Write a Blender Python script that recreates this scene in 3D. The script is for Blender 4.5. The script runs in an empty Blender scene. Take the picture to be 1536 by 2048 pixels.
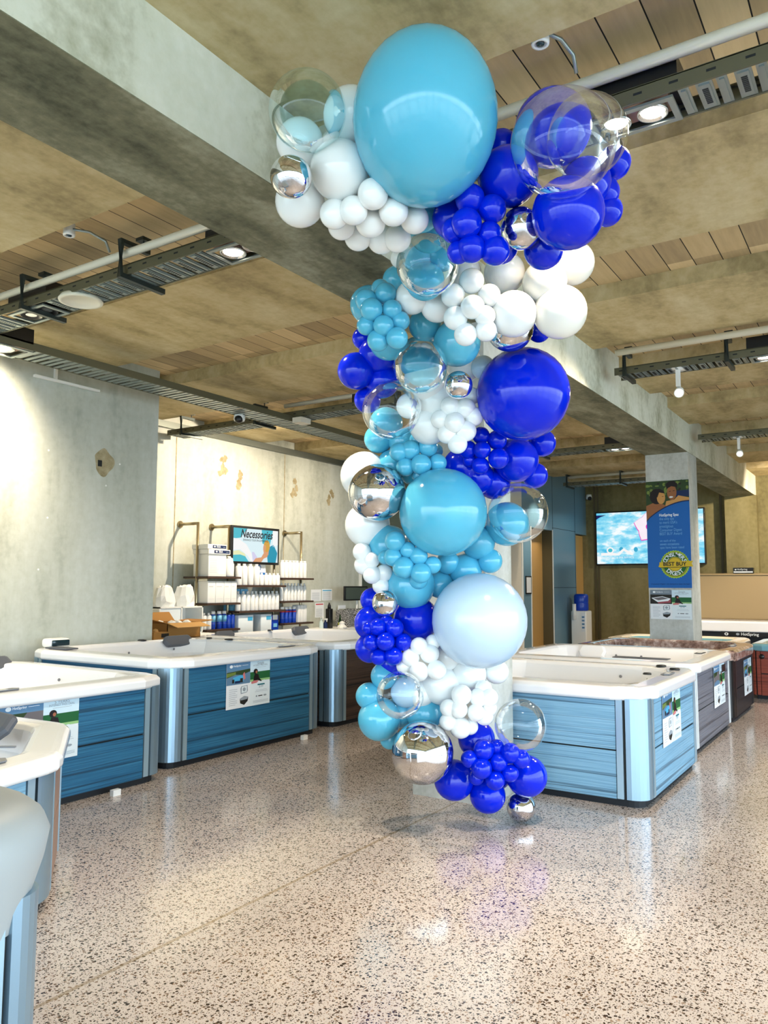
import bpy, bmesh, math, random
from mathutils import Vector, Matrix
random.seed(7)
SC = bpy.context.scene
COL = SC.collection
# ------------------------------------------------------------------ camera
FPX, PITCH, YAW, ROLL, CAMH = 1569.6, 0.0927784, -0.5776033, 0.00326435, 1.6
_f = Vector((math.sin(YAW)*math.cos(PITCH), math.cos(YAW)*math.cos(PITCH), math.sin(PITCH)))
_r = Vector((math.cos(YAW), -math.sin(YAW), 0)); _u = _r.cross(_f)
_c, _s = math.cos(ROLL), math.sin(ROLL)
CR = _c*_r + _s*_u; CU = -_s*_r + _c*_u; CF = _f
CAM = Vector((0, 0, CAMH))
def at(px, py, d):
    return CAM + d*(CF + CR*((px-768)/FPX) - CU*((py-1024)/FPX))
cd = bpy.data.cameras.new('camera'); co = bpy.data.objects.new('camera', cd); COL.objects.link(co)
cd.sensor_fit = 'HORIZONTAL'; cd.sensor_width = 36; cd.lens = 36*FPX/1536; cd.clip_start = .02
M3 = Matrix((CR, CU, -CF)).transposed()
co.matrix_world = Matrix.Translation(CAM) @ M3.to_4x4()
SC.camera = co
# ------------------------------------------------------------------ materials
def srgb(r, g, b):
    f = lambda c: (c/255/12.92) if c/255 <= .04045 else ((c/255+.055)/1.055)**2.4
    return (f(r), f(g), f(b), 1)
def mat(name, col, rough=.5, metal=0, spec=.5, emit=0, coat=0, alpha=None):
    m = bpy.data.materials.new(name); m.use_nodes = True
    b = m.node_tree.nodes['Principled BSDF']
    c = col if len(col) == 4 else srgb(*col)
    b.inputs['Base Color'].default_value = c
    b.inputs['Roughness'].default_value = rough
    b.inputs['Metallic'].default_value = metal
    b.inputs['Specular IOR Level'].default_value = spec
    if coat: b.inputs['Coat Weight'].default_value = coat; b.inputs['Coat Roughness'].default_value = .05
    if emit:
        b.inputs['Emission Color'].default_value = c
        b.inputs['Emission Strength'].default_value = emit
    return m
class NT:
    def __init__(s, m): s.t = m.node_tree; s.b = s.t.nodes['Principled BSDF']
    def n(s, typ, **k):
        o = s.t.nodes.new(typ)
        for a, v in k.items():
            if a in o.inputs: o.inputs[a].default_value = v
            else: setattr(o, a, v)
        return o
    def l(s, a, b): s.t.links.new(a, b)
    def coord(s, scale=(1, 1, 1), loc=(0, 0, 0)):
        tc = s.n('ShaderNodeTexCoord'); mp = s.n('ShaderNodeMapping')
        mp.inputs['Scale'].default_value = scale; mp.inputs['Location'].default_value = loc
        s.l(tc.outputs['Object'], mp.inputs['Vector']); return mp.outputs['Vector']
    def noise(s, vec, scale, detail=4, rough=.55):
        o = s.n('ShaderNodeTexNoise', Scale=scale, Detail=detail, Roughness=rough); s.l(vec, o.inputs['Vector']); return o.outputs['Fac']
    def ramp(s, fac, stops):
        o = s.n('ShaderNodeValToRGB'); e = o.color_ramp.elements
        while len(e) < len(stops): e.new(.5)
        for i, (p, c) in enumerate(stops):
            e[i].position = p; e[i].color = c if len(c) == 4 else srgb(*c)
        s.l(fac, o.inputs['Fac']); return o.outputs['Color']
    def mix(s, fac, a, b, typ='MIX'):
        o = s.n('ShaderNodeMix', data_type='RGBA', blend_type=typ)
        if isinstance(fac, (int, float)): o.inputs[0].default_value = fac
        else: s.l(fac, o.inputs[0])
        for i, v in ((6, a), (7, b)):
            if isinstance(v, tuple): o.inputs[i].default_value = v if len(v) == 4 else srgb(*v)
            else: s.l(v, o.inputs[i])
        return o.outputs[2]
    def math(s, op, a, b=0.0, c=None):
        o = s.n('ShaderNodeMath', operation=op)
        for i, v in enumerate((a, b) if c is None else (a, b, c)):
            if isinstance(v, (int, float)): o.inputs[i].default_value = v
            else: s.l(v, o.inputs[i])
        return o.outputs[0]
    def bump(s, h, st=.2, d=.01):
        o = s.n('ShaderNodeBump', Strength=st, Distance=d); s.l(h, o.inputs['Height']); s.l(o.outputs[0], s.b.inputs['Normal'])
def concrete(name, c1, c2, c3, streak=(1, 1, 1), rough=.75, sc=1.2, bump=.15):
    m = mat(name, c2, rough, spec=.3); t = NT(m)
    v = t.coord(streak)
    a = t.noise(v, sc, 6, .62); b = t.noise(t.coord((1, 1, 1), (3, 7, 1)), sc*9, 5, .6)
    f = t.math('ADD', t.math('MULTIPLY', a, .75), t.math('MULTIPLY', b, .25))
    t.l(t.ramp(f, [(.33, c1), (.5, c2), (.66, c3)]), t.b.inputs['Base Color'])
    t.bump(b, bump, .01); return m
M = {}
M['conc_beam'] = concrete('pale streaked beam concrete', (158, 158, 130), (216, 217, 200), (232, 232, 221), (1, .9, .5), sc=1.6)
M['conc_slab'] = concrete('olive slab concrete', (140, 125, 88), (190, 172, 128), (212, 198, 160), (1.6, .55, 1), sc=1.5)
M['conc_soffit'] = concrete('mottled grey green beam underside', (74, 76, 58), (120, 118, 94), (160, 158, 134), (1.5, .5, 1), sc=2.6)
M['conc_wall'] = concrete('pale wall concrete', (150, 154, 142), (184, 188, 177), (200, 204, 197), (1.2, 1.2, .22), sc=1.3)
M['conc_end'] = concrete('olive wall concrete', (92, 86, 56), (124, 116, 78), (140, 132, 94), (1.2, 1.2, .3), sc=1.3)
M['conc_pillar'] = concrete('grey pillar concrete', (150, 150, 140), (188, 190, 184), (210, 212, 208), (1.2, 1.2, .4), sc=2.2)
def planks():
    m = mat('timber ceiling planks', (150, 128, 98), .7, spec=.25); t = NT(m)
    tc = t.n('ShaderNodeTexCoord'); sp = t.n('ShaderNodeSeparateXYZ'); t.l(tc.outputs['Object'], sp.inputs[0])
    u = t.math('DIVIDE', t.math('ADD', sp.outputs[0], 100.07), .205)
    fl = t.math('FLOOR', u); fr = t.math('FRACT', u)
    yb = t.math('FLOOR', t.math('DIVIDE', t.math('ADD', sp.outputs[1], 30), 2.28))
    wn = t.n('ShaderNodeTexWhiteNoise', noise_dimensions='2D'); cb = t.n('ShaderNodeCombineXYZ')
    t.l(fl, cb.inputs[0]); t.l(yb, cb.inputs[1]); t.l(cb.outputs[0], wn.inputs['Vector'])
    g = t.noise(t.coord((9, .8, 1)), 3, 5, .6)
    f = t.math('ADD', t.math('MULTIPLY', wn.outputs['Value'], .55), t.math('MULTIPLY', g, .45))
    c = t.ramp(f, [(.15, (158, 138, 106)), (.5, (194, 170, 128)), (.85, (220, 196, 152))])
    gap = t.math('LESS_THAN', fr, .035)
    t.l(t.mix(gap, c, (14, 12, 8)), t.b.inputs['Base Color']); return m
M['planks'] = planks()
def floor_mat():
    m = mat('polished aggregate concrete floor', (205, 190, 178), .14, spec=.55); t = NT(m)
    v = t.coord()
    out = None
    base = t.ramp(t.noise(v, .7, 5), [(.3, (188, 178, 172)), (.7, (216, 208, 204))])
    fine = t.noise(v, 260, 2)
    base = t.mix(t.math('MULTIPLY', fine, .35), base, (140, 122, 108))
    for sc, th, seed in ((58, .46, 0), (96, .42, 5), (150, .4, 9)):
        vo = t.n('ShaderNodeTexVoronoi', Scale=sc, Randomness=1.0)
        vv = t.coord((1, 1, 1), (seed, seed*2, 0))
        w = t.n('ShaderNodeTexNoise', Scale=55, Detail=2)
        t.l(vv, w.inputs['Vector'])
        va = t.n('ShaderNodeVectorMath', operation='MULTIPLY_ADD')
        t.l(w.outputs['Color'], va.inputs[0]); va.inputs[1].default_value = (.016, .016, 0); t.l(vv, va.inputs[2])
        t.l(va.outputs[0], vo.inputs['Vector'])
        sep = t.n('ShaderNodeSeparateColor'); t.l(vo.outputs['Color'], sep.inputs[0])
        thr = t.math('MULTIPLY', t.math('POWER', sep.outputs[0], .8), th)
        stone = t.math('LESS_THAN', vo.outputs['Distance'], thr)
        sc_ = t.ramp(sep.outputs[1], [(.0, (34, 26, 22)), (.45, (62, 50, 42)), (.75, (104, 84, 70)), (1, (160, 138, 120))])
        base = t.mix(stone, base, sc_)
    sp = t.n('ShaderNodeSeparateXYZ'); t.l(v, sp.inputs[0])
    wob = t.math('MULTIPLY', t.math('SUBTRACT', t.noise(v, 3, 2), .5), .012)
    j = t.math('LESS_THAN', t.math('ABSOLUTE', t.math('ADD', t.math('ADD', sp.outputs[0], 2.814), wob)), .011)
    j2 = t.math('LESS_THAN', t.math('ABSOLUTE', t.math('SUBTRACT', sp.outputs[1], 5.0)), .004)
    base = t.mix(t.math('MULTIPLY', t.math('MAXIMUM', j, j2), .55), base, (128, 108, 74))
    t.l(base, t.b.inputs['Base Color'])
    t.l(t.math('MULTIPLY_ADD', t.noise(v, 2.5, 3), .16, .05), t.b.inputs['Roughness'])
    return m
M['floor'] = floor_mat()
def siding(name, c1, c2, c3, rough=.45):
    m = mat(name, c2, rough, spec=.4); t = NT(m)
    a = t.noise(t.coord((1.2, 1.2, 110)), 1.2, 4, .65); b = t.noise(t.coord((.07, .07, 13), (4, 2, 1)), 1.3, 2, .45)
    col = t.ramp(a, [(.25, c1), (.5, c2), (.75, c3)])
    ab = t.math('ABSOLUTE', t.math('SUBTRACT', t.math('FRACT', t.math('MULTIPLY', b, 5.0)), .5))
    dk = t.ramp(ab, [(.0, (70, 80, 90)), (.05, (110, 118, 126)), (.1, (255, 255, 255))])
    t.l(t.mix(.62, col, dk, 'MULTIPLY'), t.b.inputs['Base Color'])
    t.bump(a, .25, .004); return m
M['teal_siding'] = siding('teal woodgrain siding', (16, 68, 102), (34, 100, 138), (58, 124, 158))
M['slate_siding'] = siding('slate blue woodgrain siding', (86, 130, 160), (122, 168, 196), (148, 188, 210))
M['brown_siding'] = siding('dark brown woodgrain siding', (40, 30, 26), (66, 50, 42), (92, 72, 60))
M['grey_siding'] = siding('warm grey plank siding', (82, 84, 92), (112, 114, 124), (128, 130, 140))
M['black_siding'] = siding('charcoal siding', (16, 20, 24), (28, 34, 40), (40, 46, 52))
M['red_siding'] = siding('red cedar siding', (110, 46, 34), (140, 62, 46), (160, 78, 58))
M['acrylic'] = mat('white acrylic shell', (238, 238, 240), .12, spec=.5, coat=.4)
def marble():
    m = mat('marbled brown acrylic shell', (170, 140, 130), .12, coat=.4); t = NT(m)
    t.l(t.ramp(t.noise(t.coord(), 6, 6, .7), [(.35, (84, 62, 56)), (.5, (158, 130, 120)), (.65, (226, 210, 204))]), t.b.inputs['Base Color']); return m
M['marble'] = marble()
M['cream_acrylic'] = mat('cream acrylic rim', (226, 214, 192), .15, coat=.3)
M['teal_acrylic'] = mat('pale teal acrylic shell', (128, 178, 192), .12, coat=.4)
M['post'] = mat('silver blue corner post', (150, 178, 198), .32, .75)
M['trim_silver'] = mat('silver trim strip', (168, 196, 212), .3, .6)
M['white_post'] = mat('white corner post', (226, 232, 236), .35)
M['brown_post'] = mat('brown corner strip', (150, 118, 100), .4)
M['plinth'] = mat('black base plinth', (18, 22, 28), .6)
M['pillow'] = mat('dark grey foam pillow', (82, 86, 94), .55)
M['black_plastic'] = mat('black plastic', (18, 18, 20), .35)
M['grey_plastic'] = mat('grey plastic', (120, 122, 128), .4)
M['screen_dark'] = mat('dark glass', (30, 52, 60), .08)
M['white_plastic'] = mat('white plastic', (236, 236, 232), .35)
M['galv'] = mat('galvanised steel', (150, 160, 158), .38, .8)
M['galv_dark'] = mat('dull galvanised steel', (112, 118, 112), .45, .7)
M['rail_olive'] = mat('weathered steel rail', (100, 98, 78), .5, .4)
M['hanger'] = mat('dark steel hanger', (60, 68, 66), .4, .6)
M['pipe'] = mat('white painted pipe', (226, 222, 204), .4)
M['lamp_white'] = mat('warm lit lamp', (255, 240, 215), .5, emit=40)
M['reflector'] = mat('silver reflector', (220, 220, 220), .15, .9)
M['brass'] = mat('brushed nickel tube', (178, 164, 132), .28, .9)
M['walnut'] = mat('dark walnut shelf', (66, 48, 38), .5)
M['card'] = mat('cardboard', (168, 122, 66), .8, spec=.2)
M['card_in'] = mat('cardboard inner face', (206, 160, 98), .8, spec=.2)
M['paper'] = mat('white paper', (232, 236, 240), .7, spec=.2)
M['paper_text'] = mat('grey print', (150, 160, 172), .7)
M['blue_wall'] = mat('blue grey laminate wall', (104, 140, 160), .3, spec=.4)
M['dark_teal'] = mat('dark grey green wall', (66, 78, 72), .6)
M['gap'] = mat('dark joint', (24, 28, 28), .8)
M['tan_door'] = mat('tan timber door', (190, 152, 92), .45)
M['olive_jamb'] = mat('olive door jamb', (84, 76, 50), .6)
M['cream_wall'] = mat('cream wall panel', (216, 210, 196), .6)
M['white_frame'] = mat('white painted frame', (236, 236, 232), .45)
M['tan_vinyl'] = mat('tan vinyl cover', (176, 152, 112), .6)
M['grey_vinyl'] = mat('grey vinyl cover', (172, 176, 176), .5)
M['blue_bottle'] = mat('royal blue bottle', (14, 62, 176), .3)
M['light_blue'] = mat('light blue carton', (120, 190, 226), .5)
M['product_white'] = mat('white product label', (238, 238, 234), .45)
M['product_grey'] = mat('soft grey print', (206, 206, 206), .5)
M['red'] = mat('red print', (196, 40, 46), .5)
M['green_glass'] = mat('dark green glass', (24, 46, 22), .1)
M['yellow_green'] = mat('yellow green label', (190, 196, 60), .5)
M['clear_jar'] = mat('frosted clear plastic', (206, 222, 220), .2)
def speck():
    m = mat('marbled binder board', (30, 30, 30), .6); t = NT(m)
    t.l(t.ramp(t.noise(t.coord(), 60, 3, .7), [(.48, (18, 18, 18)), (.56, (190, 190, 190))]), t.b.inputs['Base Color']); return m
M['binder'] = speck()
# printed colours
def P(name, c): M[name] = mat('print '+name.replace('_', ' '), c, .5, spec=.3)
for n_, c_ in dict(p_band=(92, 134, 172), p_sky=(206, 228, 240), p_hedge=(30, 96, 52), p_lawn=(150, 196, 130), p_white=(236, 242, 246), p_hair=(26, 18, 20), p_skin=(168, 104, 76), p_pink=(206, 120, 120),
                   p_blue=(20, 96, 176), p_navy=(18, 40, 84), p_cyan=(74, 172, 218), p_green=(26, 96, 40), p_lime=(160, 190, 44), p_gold=(206, 176, 40), p_teal=(20, 110, 120), p_grey=(150, 160, 170),
                   p_dark=(36, 34, 30), p_tree=(44, 66, 34), p_leaf=(110, 130, 60), p_text=(110, 170, 220), p_stone=(110, 104, 108), p_tub=(96, 130, 160), p_red=(156, 76, 86), p_band_grey=(118, 132, 146), p_light=(225, 235, 240), p_skin_dark=(148, 96, 60), p_skin_lit=(196, 146, 84)).items(): P(n_, c_)
def E(name, c, s=1.0):
    M[name] = mat('lit '+name.replace('_', ' '), c, .3, emit=s); M[name].node_tree.nodes['Principled BSDF'].inputs['Base Color'].default_value = (.01, .01, .01, 1)
for n_, c_ in dict(e_pale=(222, 244, 250), e_teal=(70, 190, 208), e_deep=(0, 150, 180), e_white=(250, 250, 250), e_lemon=(236, 240, 190), e_ink=(10, 20, 40), e_skin=(222, 160, 116), e_hair=(214, 164, 66), e_pink=(236, 40, 190), e_petal=(252, 240, 250), e_navy=(20, 20, 90), e_lilac=(214, 210, 240), e_spot=(50, 170, 210)).items(): E(n_, c_, .9)
def wallscreen():
    m = mat('lit cloud and water picture', (120, 210, 240), .3); t = NT(m)
    f = t.noise(t.coord((1.1, 1, 2.6)), 1.9, 6, .6)
    c = t.ramp(f, [(.36, (70, 190, 232)), (.5, (150, 224, 246)), (.6, (245, 252, 255))])
    t.b.inputs['Base Color'].default_value = (.01, .01, .01, 1); t.l(c, t.b.inputs['Emission Color']); t.b.inputs['Emission Strength'].default_value = .95; return m
M['wallscreen'] = wallscreen()
# balloons
def latex(name, c, rough=.13, sss=0):
    m = mat(name, c, rough, spec=.35 if 'royal' in name else .55)
    if sss:
        b = m.node_tree.nodes['Principled BSDF']; b.inputs['Subsurface Weight'].default_value = sss; b.inputs['Subsurface Radius'].default_value = (.1, .1, .1); b.inputs['Subsurface Scale'].default_value = .3
    return m
M['sky'] = latex('sky blue latex', (86, 180, 210)); M['royal'] = latex('royal blue latex', (0, 34, 206), .12)
M['white'] = latex('white latex', (240, 242, 240)); M['pale'] = latex('pale ice blue latex', (192, 216, 236), .2); M['cream'] = latex('ivory white latex', (244, 240, 228))
M['chrome'] = mat('mirror silver foil', (222, 222, 226), .04, 1)
def clear(name, tint, ior=1.35, a=.0):
    m = bpy.data.materials.new(name); m.use_nodes = True; t = m.node_tree; t.nodes.clear()
    o = t.nodes.new('ShaderNodeOutputMaterial'); mx = t.nodes.new('ShaderNodeMixShader'); tr = t.nodes.new('ShaderNodeBsdfTransparent'); g = t.nodes.new('ShaderNodeBsdfGlossy'); fr = t.nodes.new('ShaderNodeFresnel')
    tr.inputs[0].default_value = tint; g.inputs['Roughness'].default_value = .02; g.inputs[0].default_value = (1, 1, 1, 1); fr.inputs[0].default_value = ior
    ma = t.nodes.new('ShaderNodeMath'); ma.operation = 'MULTIPLY_ADD'; ma.inputs[1].default_value = .55; ma.inputs[2].default_value = a
    t.links.new(fr.outputs[0], ma.inputs[0]); t.links.new(ma.outputs[0], mx.inputs[0])
    t.links.new(tr.outputs[0], mx.inputs[1]); t.links.new(g.outputs[0], mx.inputs[2]); t.links.new(mx.outputs[0], o.inputs[0]); return m
M['clear'] = clear('clear bubble film', (.95, .985, .99, 1), 1.38, .008)
M['clear_teal'] = clear('clear aqua bubble film', (.74, .91, .94, 1), 1.38, .008)
# ------------------------------------------------------------------ mesh builder
class MB:
    def __init__(s): s.v = []; s.f = []; s.m = []; s.sm = []; s.mats = []
    def mi(s, k):
        if k not in s.mats: s.mats.append(k)
        return s.mats.index(k)
    def add(s, vs, fs, k, smooth=False):
        o = len(s.v); s.v += [Vector(p) for p in vs]; i = s.mi(k)
        for f in fs: s.f.append([o+j for j in f]); s.m.append(i); s.sm.append(smooth)
        return s
    def box(s, a, b, k, rot=0, c=None):
        x0, y0, z0 = a; x1, y1, z1 = b
        vs = [(x0, y0, z0), (x1, y0, z0), (x1, y1, z0), (x0, y1, z0), (x0, y0, z1), (x1, y0, z1), (x1, y1, z1), (x0, y1, z1)]
        if rot:
            c = c or ((x0+x1)/2, (y0+y1)/2); q, w = math.cos(rot), math.sin(rot)
            vs = [(c[0]+(x-c[0])*q-(y-c[1])*w, c[1]+(x-c[0])*w+(y-c[1])*q, z) for x, y, z in vs]
        return s.add(vs, [(0, 3, 2, 1), (4, 5, 6, 7), (0, 1, 5, 4), (1, 2, 6, 5), (2, 3, 7, 6), (3, 0, 4, 7)], k)
    def rbox(s, a, b, k, r=.01, smooth=True):   # box with softened edges: stacked rounded outlines
        x0, y0, z0 = a; x1, y1, z1 = b; r = min(r, (x1-x0)/2.01, (y1-y0)/2.01, (z1-z0)/2.01)
        n = 3; rings = []
        prof = [(r*(1-math.sin(math.pi/2*i/n)), z0+r*(1-math.cos(math.pi/2*i/n))) for i in range(n+1)] + [(r*(1-math.cos(math.pi/2*i/n)), z1-r*(1-math.sin(math.pi/2*i/n))) for i in range(n+1)]
        for d, z in prof: rings.append([(x, y, z) for x, y in rrect(x0, x1, y0, y1, max(r, 1e-4), d)])
        return s.loft(rings, k, cap=True, smooth=smooth)
    def loft(s, rings, k, cap=False, closed=True, smooth=False, flip=False):
        n = len(rings[0]); vs = [p for r in rings for p in r]; fs = []
        for i in range(len(rings)-1):
            for j in range(n if closed else n-1):
                a, b, c, d = i*n+j, i*n+(j+1) % n, (i+1)*n+(j+1) % n, (i+1)*n+j
                fs.append((a, b, c, d) if not flip else (d, c, b, a))
        if cap:
            fs.append(tuple(reversed(range(n))) if not flip else tuple(range(n))); b = (len(rings)-1)*n
            fs.append(tuple(range(b, b+n)) if not flip else tuple(reversed(range(b, b+n))))
        return s.add(vs, fs, k, smooth)
    def prism(s, pts, z0, z1, k):
        return s.loft([[(x, y, z0) for x, y in pts], [(x, y, z1) for x, y in pts]], k, cap=True)
    def tube(s, path, r, k, n=10, cap=True):
        path = [Vector(p) for p in path]; rings = []
        up = Vector((0, 0, 1))
        for i, p in enumerate(path):
            d = (path[min(i+1, len(path)-1)]-path[max(i-1, 0)]).normalized()
            a = d.cross(up if abs(d.z) < .9 else Vector((1, 0, 0))).normalized(); b = d.cross(a)
            rr = r[i] if isinstance(r, (list, tuple)) else r
            rings.append([p+a*rr*math.cos(2*math.pi*j/n)+b*rr*math.sin(2*math.pi*j/n) for j in range(n)])
        return s.loft(rings, k, cap=cap, smooth=True)
    def bar(s, path, hw, hh, k):    # rectangular section along a path
        path = [Vector(p) for p in path]; rings = []
        for i, p in enumerate(path):
            d = (path[min(i+1, len(path)-1)]-path[max(i-1, 0)]).normalized()
            up = Vector((0, 0, 1)) if abs(d.z) < .9 else Vector((0, 1, 0))
            a = d.cross(up).normalized()*hw; b = a.cross(d).normalized()*hh
            rings.append([p-a-b, p+a-b, p+a+b, p-a+b])
        return s.loft(rings, k, cap=True)
    def lathe(s, prof, k, c=(0, 0, 0), n=20, axis=None, smooth=True):
        c = Vector(c); R = Matrix.Identity(3)
        if axis is not None: R = Vector((0, 0, 1)).rotation_difference(Vector(axis)).to_matrix()
        rings = [[c+R@Vector((r*math.cos(2*math.pi*j/n), r*math.sin(2*math.pi*j/n), z)) for j in range(n)] for r, z in prof]
        return s.loft(rings, k, cap=True, smooth=smooth)
    def disc(s, c, r, axis, k, h=.004, n=20): return s.lathe([(r, 0), (r, h)], k, c, n, axis, False)
    def flat(s, O, U, V, pts, k, lay=0):      # printed shape on a plane
        O, U, V = Vector(O), Vector(U), Vector(V); N = U.cross(V).normalized()
        s.add([O+U*x+V*y+N*(.0006*lay) for x, y in pts], [tuple(range(len(pts)))], k); return s
    def frect(s, O, U, V, x0, y0, x1, y1, k, lay=0): return s.flat(O, U, V, [(x0, y0), (x1, y0), (x1, y1), (x0, y1)], k, lay)
    def fell(s, O, U, V, cx, cy, rx, ry, k, lay=0, n=20, a0=0): return s.flat(O, U, V, [(cx+rx*math.cos(2*math.pi*i/n+a0), cy+ry*math.sin(2*math.pi*i/n+a0)) for i in range(n)], k, lay)
    def text(s, O, U, V, txt, x, y, k, w=None, h=None, lay=3, shear=0, bold=0, align='L', ang=0):
        vs, fs, W, H = glyphs(txt, bold)
        if not fs: return s
        O, U, V = Vector(O), Vector(U), Vector(V); N = U.cross(V).normalized()
        sx = w/W if w else h/.7; sy = h/.7 if h else sx
        x0 = x if align == 'L' else x-W*sx/2 if align == 'C' else x-W*sx
        q, wv = math.cos(ang), math.sin(ang)
        out = []
        for a, b in vs:
            lx = (a+b*shear)*sx+(x0-x); ly = b*sy
            out.append(O+U*(x+lx*q-ly*wv)+V*(y+lx*wv+ly*q)+N*(.0006*lay))
        s.add(out, fs, k); return s
    def build(s, name, parent=None, root=None):
        me = bpy.data.meshes.new(name); off = Vector((0, 0, 0))
        r = root or parent
        while r is not None and r.parent is not None: r = r.parent
        if r is not None: off = Vector(r.location)
        me.from_pydata([p-off for p in s.v], [], s.f)
        for k in s.mats: me.materials.append(M[k])
        me.polygons.foreach_set('material_index', s.m); me.polygons.foreach_set('use_smooth', s.sm)
        me.update()
        o = bpy.data.objects.new(name, me); COL.objects.link(o)
        if parent is not None: o.parent = parent
        return o
    def solo(s, name, label, cat, group=None, base=None):   # a thing that is one mesh, origin at its base
        if base is None:
            xs = [p.x for p in s.v]; ys = [p.y for p in s.v]; zs = [p.z for p in s.v]
            base = Vector(((min(xs)+max(xs))/2, (min(ys)+max(ys))/2, min(zs)))
        base = Vector(base); s.v = [p-base for p in s.v]
        o = s.build(name); o.location = base; tag(o, label, cat, group); return o
_g = {}
def glyphs(txt, bold=0):
    key = (txt, bold)
    if key in _g: return _g[key]
    cu = bpy.data.curves.new('lettering', 'FONT'); cu.body = txt; cu.size = 1; cu.offset = bold; cu.resolution_u = 3
    ob = bpy.data.objects.new('lettering', cu); me = bpy.data.meshes.new_from_object(ob)
    vs = [(v.co.x, v.co.y) for v in me.vertices]; fs = [tuple(p.vertices) for p in me.polygons]
    bpy.data.objects.remove(ob); bpy.data.curves.remove(cu); bpy.data.meshes.remove(me)
    if vs:
        x0 = min(a for a, b in vs); vs = [(a-x0, b) for a, b in vs]; W = max(a for a, b in vs)
    else: W = 1
    _g[key] = (vs, fs, W, .7); return _g[key]
def rrect(x0, x1, y0, y1, r, d=0, n=4):
    x0 += d; x1 -= d; y0 += d; y1 -= d; r = max(r-d, .002); r = min(r, (x1-x0)/2, (y1-y0)/2)
    out = []
    for cx, cy, a in ((x1-r, y0+r, -90), (x1-r, y1-r, 0), (x0+r, y1-r, 90), (x0+r, y0+r, 180)):
        for i in range(n+1):
            t = math.radians(a+90*i/n); out.append((cx+r*math.cos(t), cy+r*math.sin(t)))
    return out
def tag(o, label, cat, group=None):
    o['label'] = label; o['category'] = cat
    if group: o['group'] = group
    return o
def thing(name, label, cat, loc, group=None):
    o = bpy.data.objects.new(name, None); COL.objects.link(o); o.location = loc; o.empty_display_size = .1
    return tag(o, label, cat, group)
def struct(mb, name, parent=None):
    o = mb.build(name, parent)
    if parent is None: o['kind'] = 'structure'
    return o
# ------------------------------------------------------------------ setting
XR, XL = -2.57, -3.2            # main beam faces
EX, FY = 5.2, -4.6              # right and front glazing planes
struct(MB().box((-9.6, FY-.3, -.12), (EX+.3, 19.5, 0), 'floor'), 'floor')
struct(MB().box((-9.6, FY-.3, 4.225), (EX+.3, 19.5, 4.45), 'planks'), 'ceiling')
slabs = [(-4.5, -3.44), (-2.5, -1.3), (-.4, 0.92), (1.85, 3.2)] + [(4.34+2.28*i, 5.69+2.28*i) for i in range(6)] + [(18.02, 19.4)]
for y0, y1 in slabs:
    for x0, x1 in ((-9.3, XL+.02), (XR-.02, EX)):
        struct(MB().box((x0, y0, 4.08), (x1, y1, 4.24), 'conc_slab'), 'ceiling_slab')
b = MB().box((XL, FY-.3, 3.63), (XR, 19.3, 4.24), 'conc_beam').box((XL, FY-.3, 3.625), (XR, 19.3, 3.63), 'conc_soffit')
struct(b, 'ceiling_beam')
struct(MB().box((XL, 5.33, 0), (XR, 5.8, 3.625), 'conc_pillar'), 'column')
struct(MB().box((XL, 12.36, 0), (XR, 12.97, 3.625), 'conc_pillar'), 'column')
struct(MB().box((XL, 19.05, 0), (XR+.03, 19.3, 3.625), 'conc_end'), 'column')
w = MB().box((-9.6, FY, 0), (-7.52, 6.45, 4.23), 'conc_wall')
struct(w, 'wall_left')
# rough patch of old render and fixing plugs on the left wall
blob = [(5.68+.13*math.cos(a)*(1+.16*math.sin(3*a+1)), 2.98+.15*math.sin(a)*(1+.12*math.cos(4*a))) for a in [2*math.pi*i/28 for i in range(28)]]
M['conc_patch'] = concrete('brown render patch', (128, 114, 82), (158, 146, 114), (180, 168, 138), sc=9)
sc = MB().flat((-7.519, 0, 0), (0, 1, 0), (0, 0, 1), blob, 'conc_patch', 1).box((-7.52, 5.60, 2.93), (-7.512, 5.65, 3.0), 'gap')
for y, z in ((4.98, 3.02), (5.9, 2.99), (4.8, 2.75), (5.72, 2.72), (4.92, 1.75), (4.35, 1.72), (5.0, 2.3)): sc.disc((-7.521, y, z), .011, (1, 0, 0), 'white_plastic', .003, 10)
struct(sc, 'wall_patch')
w = MB().box((-9.6, 6.45, 0), (-9.28, 13.3, 4.23), 'conc_wall')
for y in (8.32, 10.9): w.box((-9.283, y, 0), (-9.277, y+.018, 4.08), 'conc_patch')
struct(w, 'wall_recess')
for (y, z, ww, hh) in ((9.35, 3.55, .22, .3), (9.75, 3.35, .1, .3), (11.2, 3.4, .14, .3), (12.3, 3.3, .14, .3)):
    m_ = MB()
    for q in range(7):
        yy, zz = y+random.uniform(-ww, ww)/2, z+random.uniform(-hh, hh)/2
        m_.flat((-9.278, 0, 0), (0, 1, 0), (0, 0, 1), [(yy+random.uniform(.03, .07)*math.cos(a), zz+random.uniform(.03, .08)*math.sin(a)) for a in [2*math.pi*i/11 for i in range(11)]], 'conc_patch', 1+.2*q)
    struct(m_, 'wall_stain')
struct(MB().box((-9.28, 6.45, 3.98), (-9.2, 13.3, 4.08), 'galv_dark'), 'trim_1')
struct(MB().box((-9.6, 13.3, 0), (-6.9, 13.5, 4.23), 'dark_teal').box((-9.27, 13.28, 0), (-9.2, 13.3, 4.08), 'white_frame'), 'wall_office')
w = MB()
ow = [(13.3, 15.72, 0), (16.95, 18.5, 0), (15.72, 16.95, 2.84), (18.5, 19.3, 2.86)]
for y0, y1, z0 in ow: w.box((-7.0, y0, z0), (-6.5, y1, 4.23), 'blue_wall')
for y in (15.2, 16.98, 18.46): w.box((-6.503, y, 0), (-6.497, y+.012, 4.08), 'gap')
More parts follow.
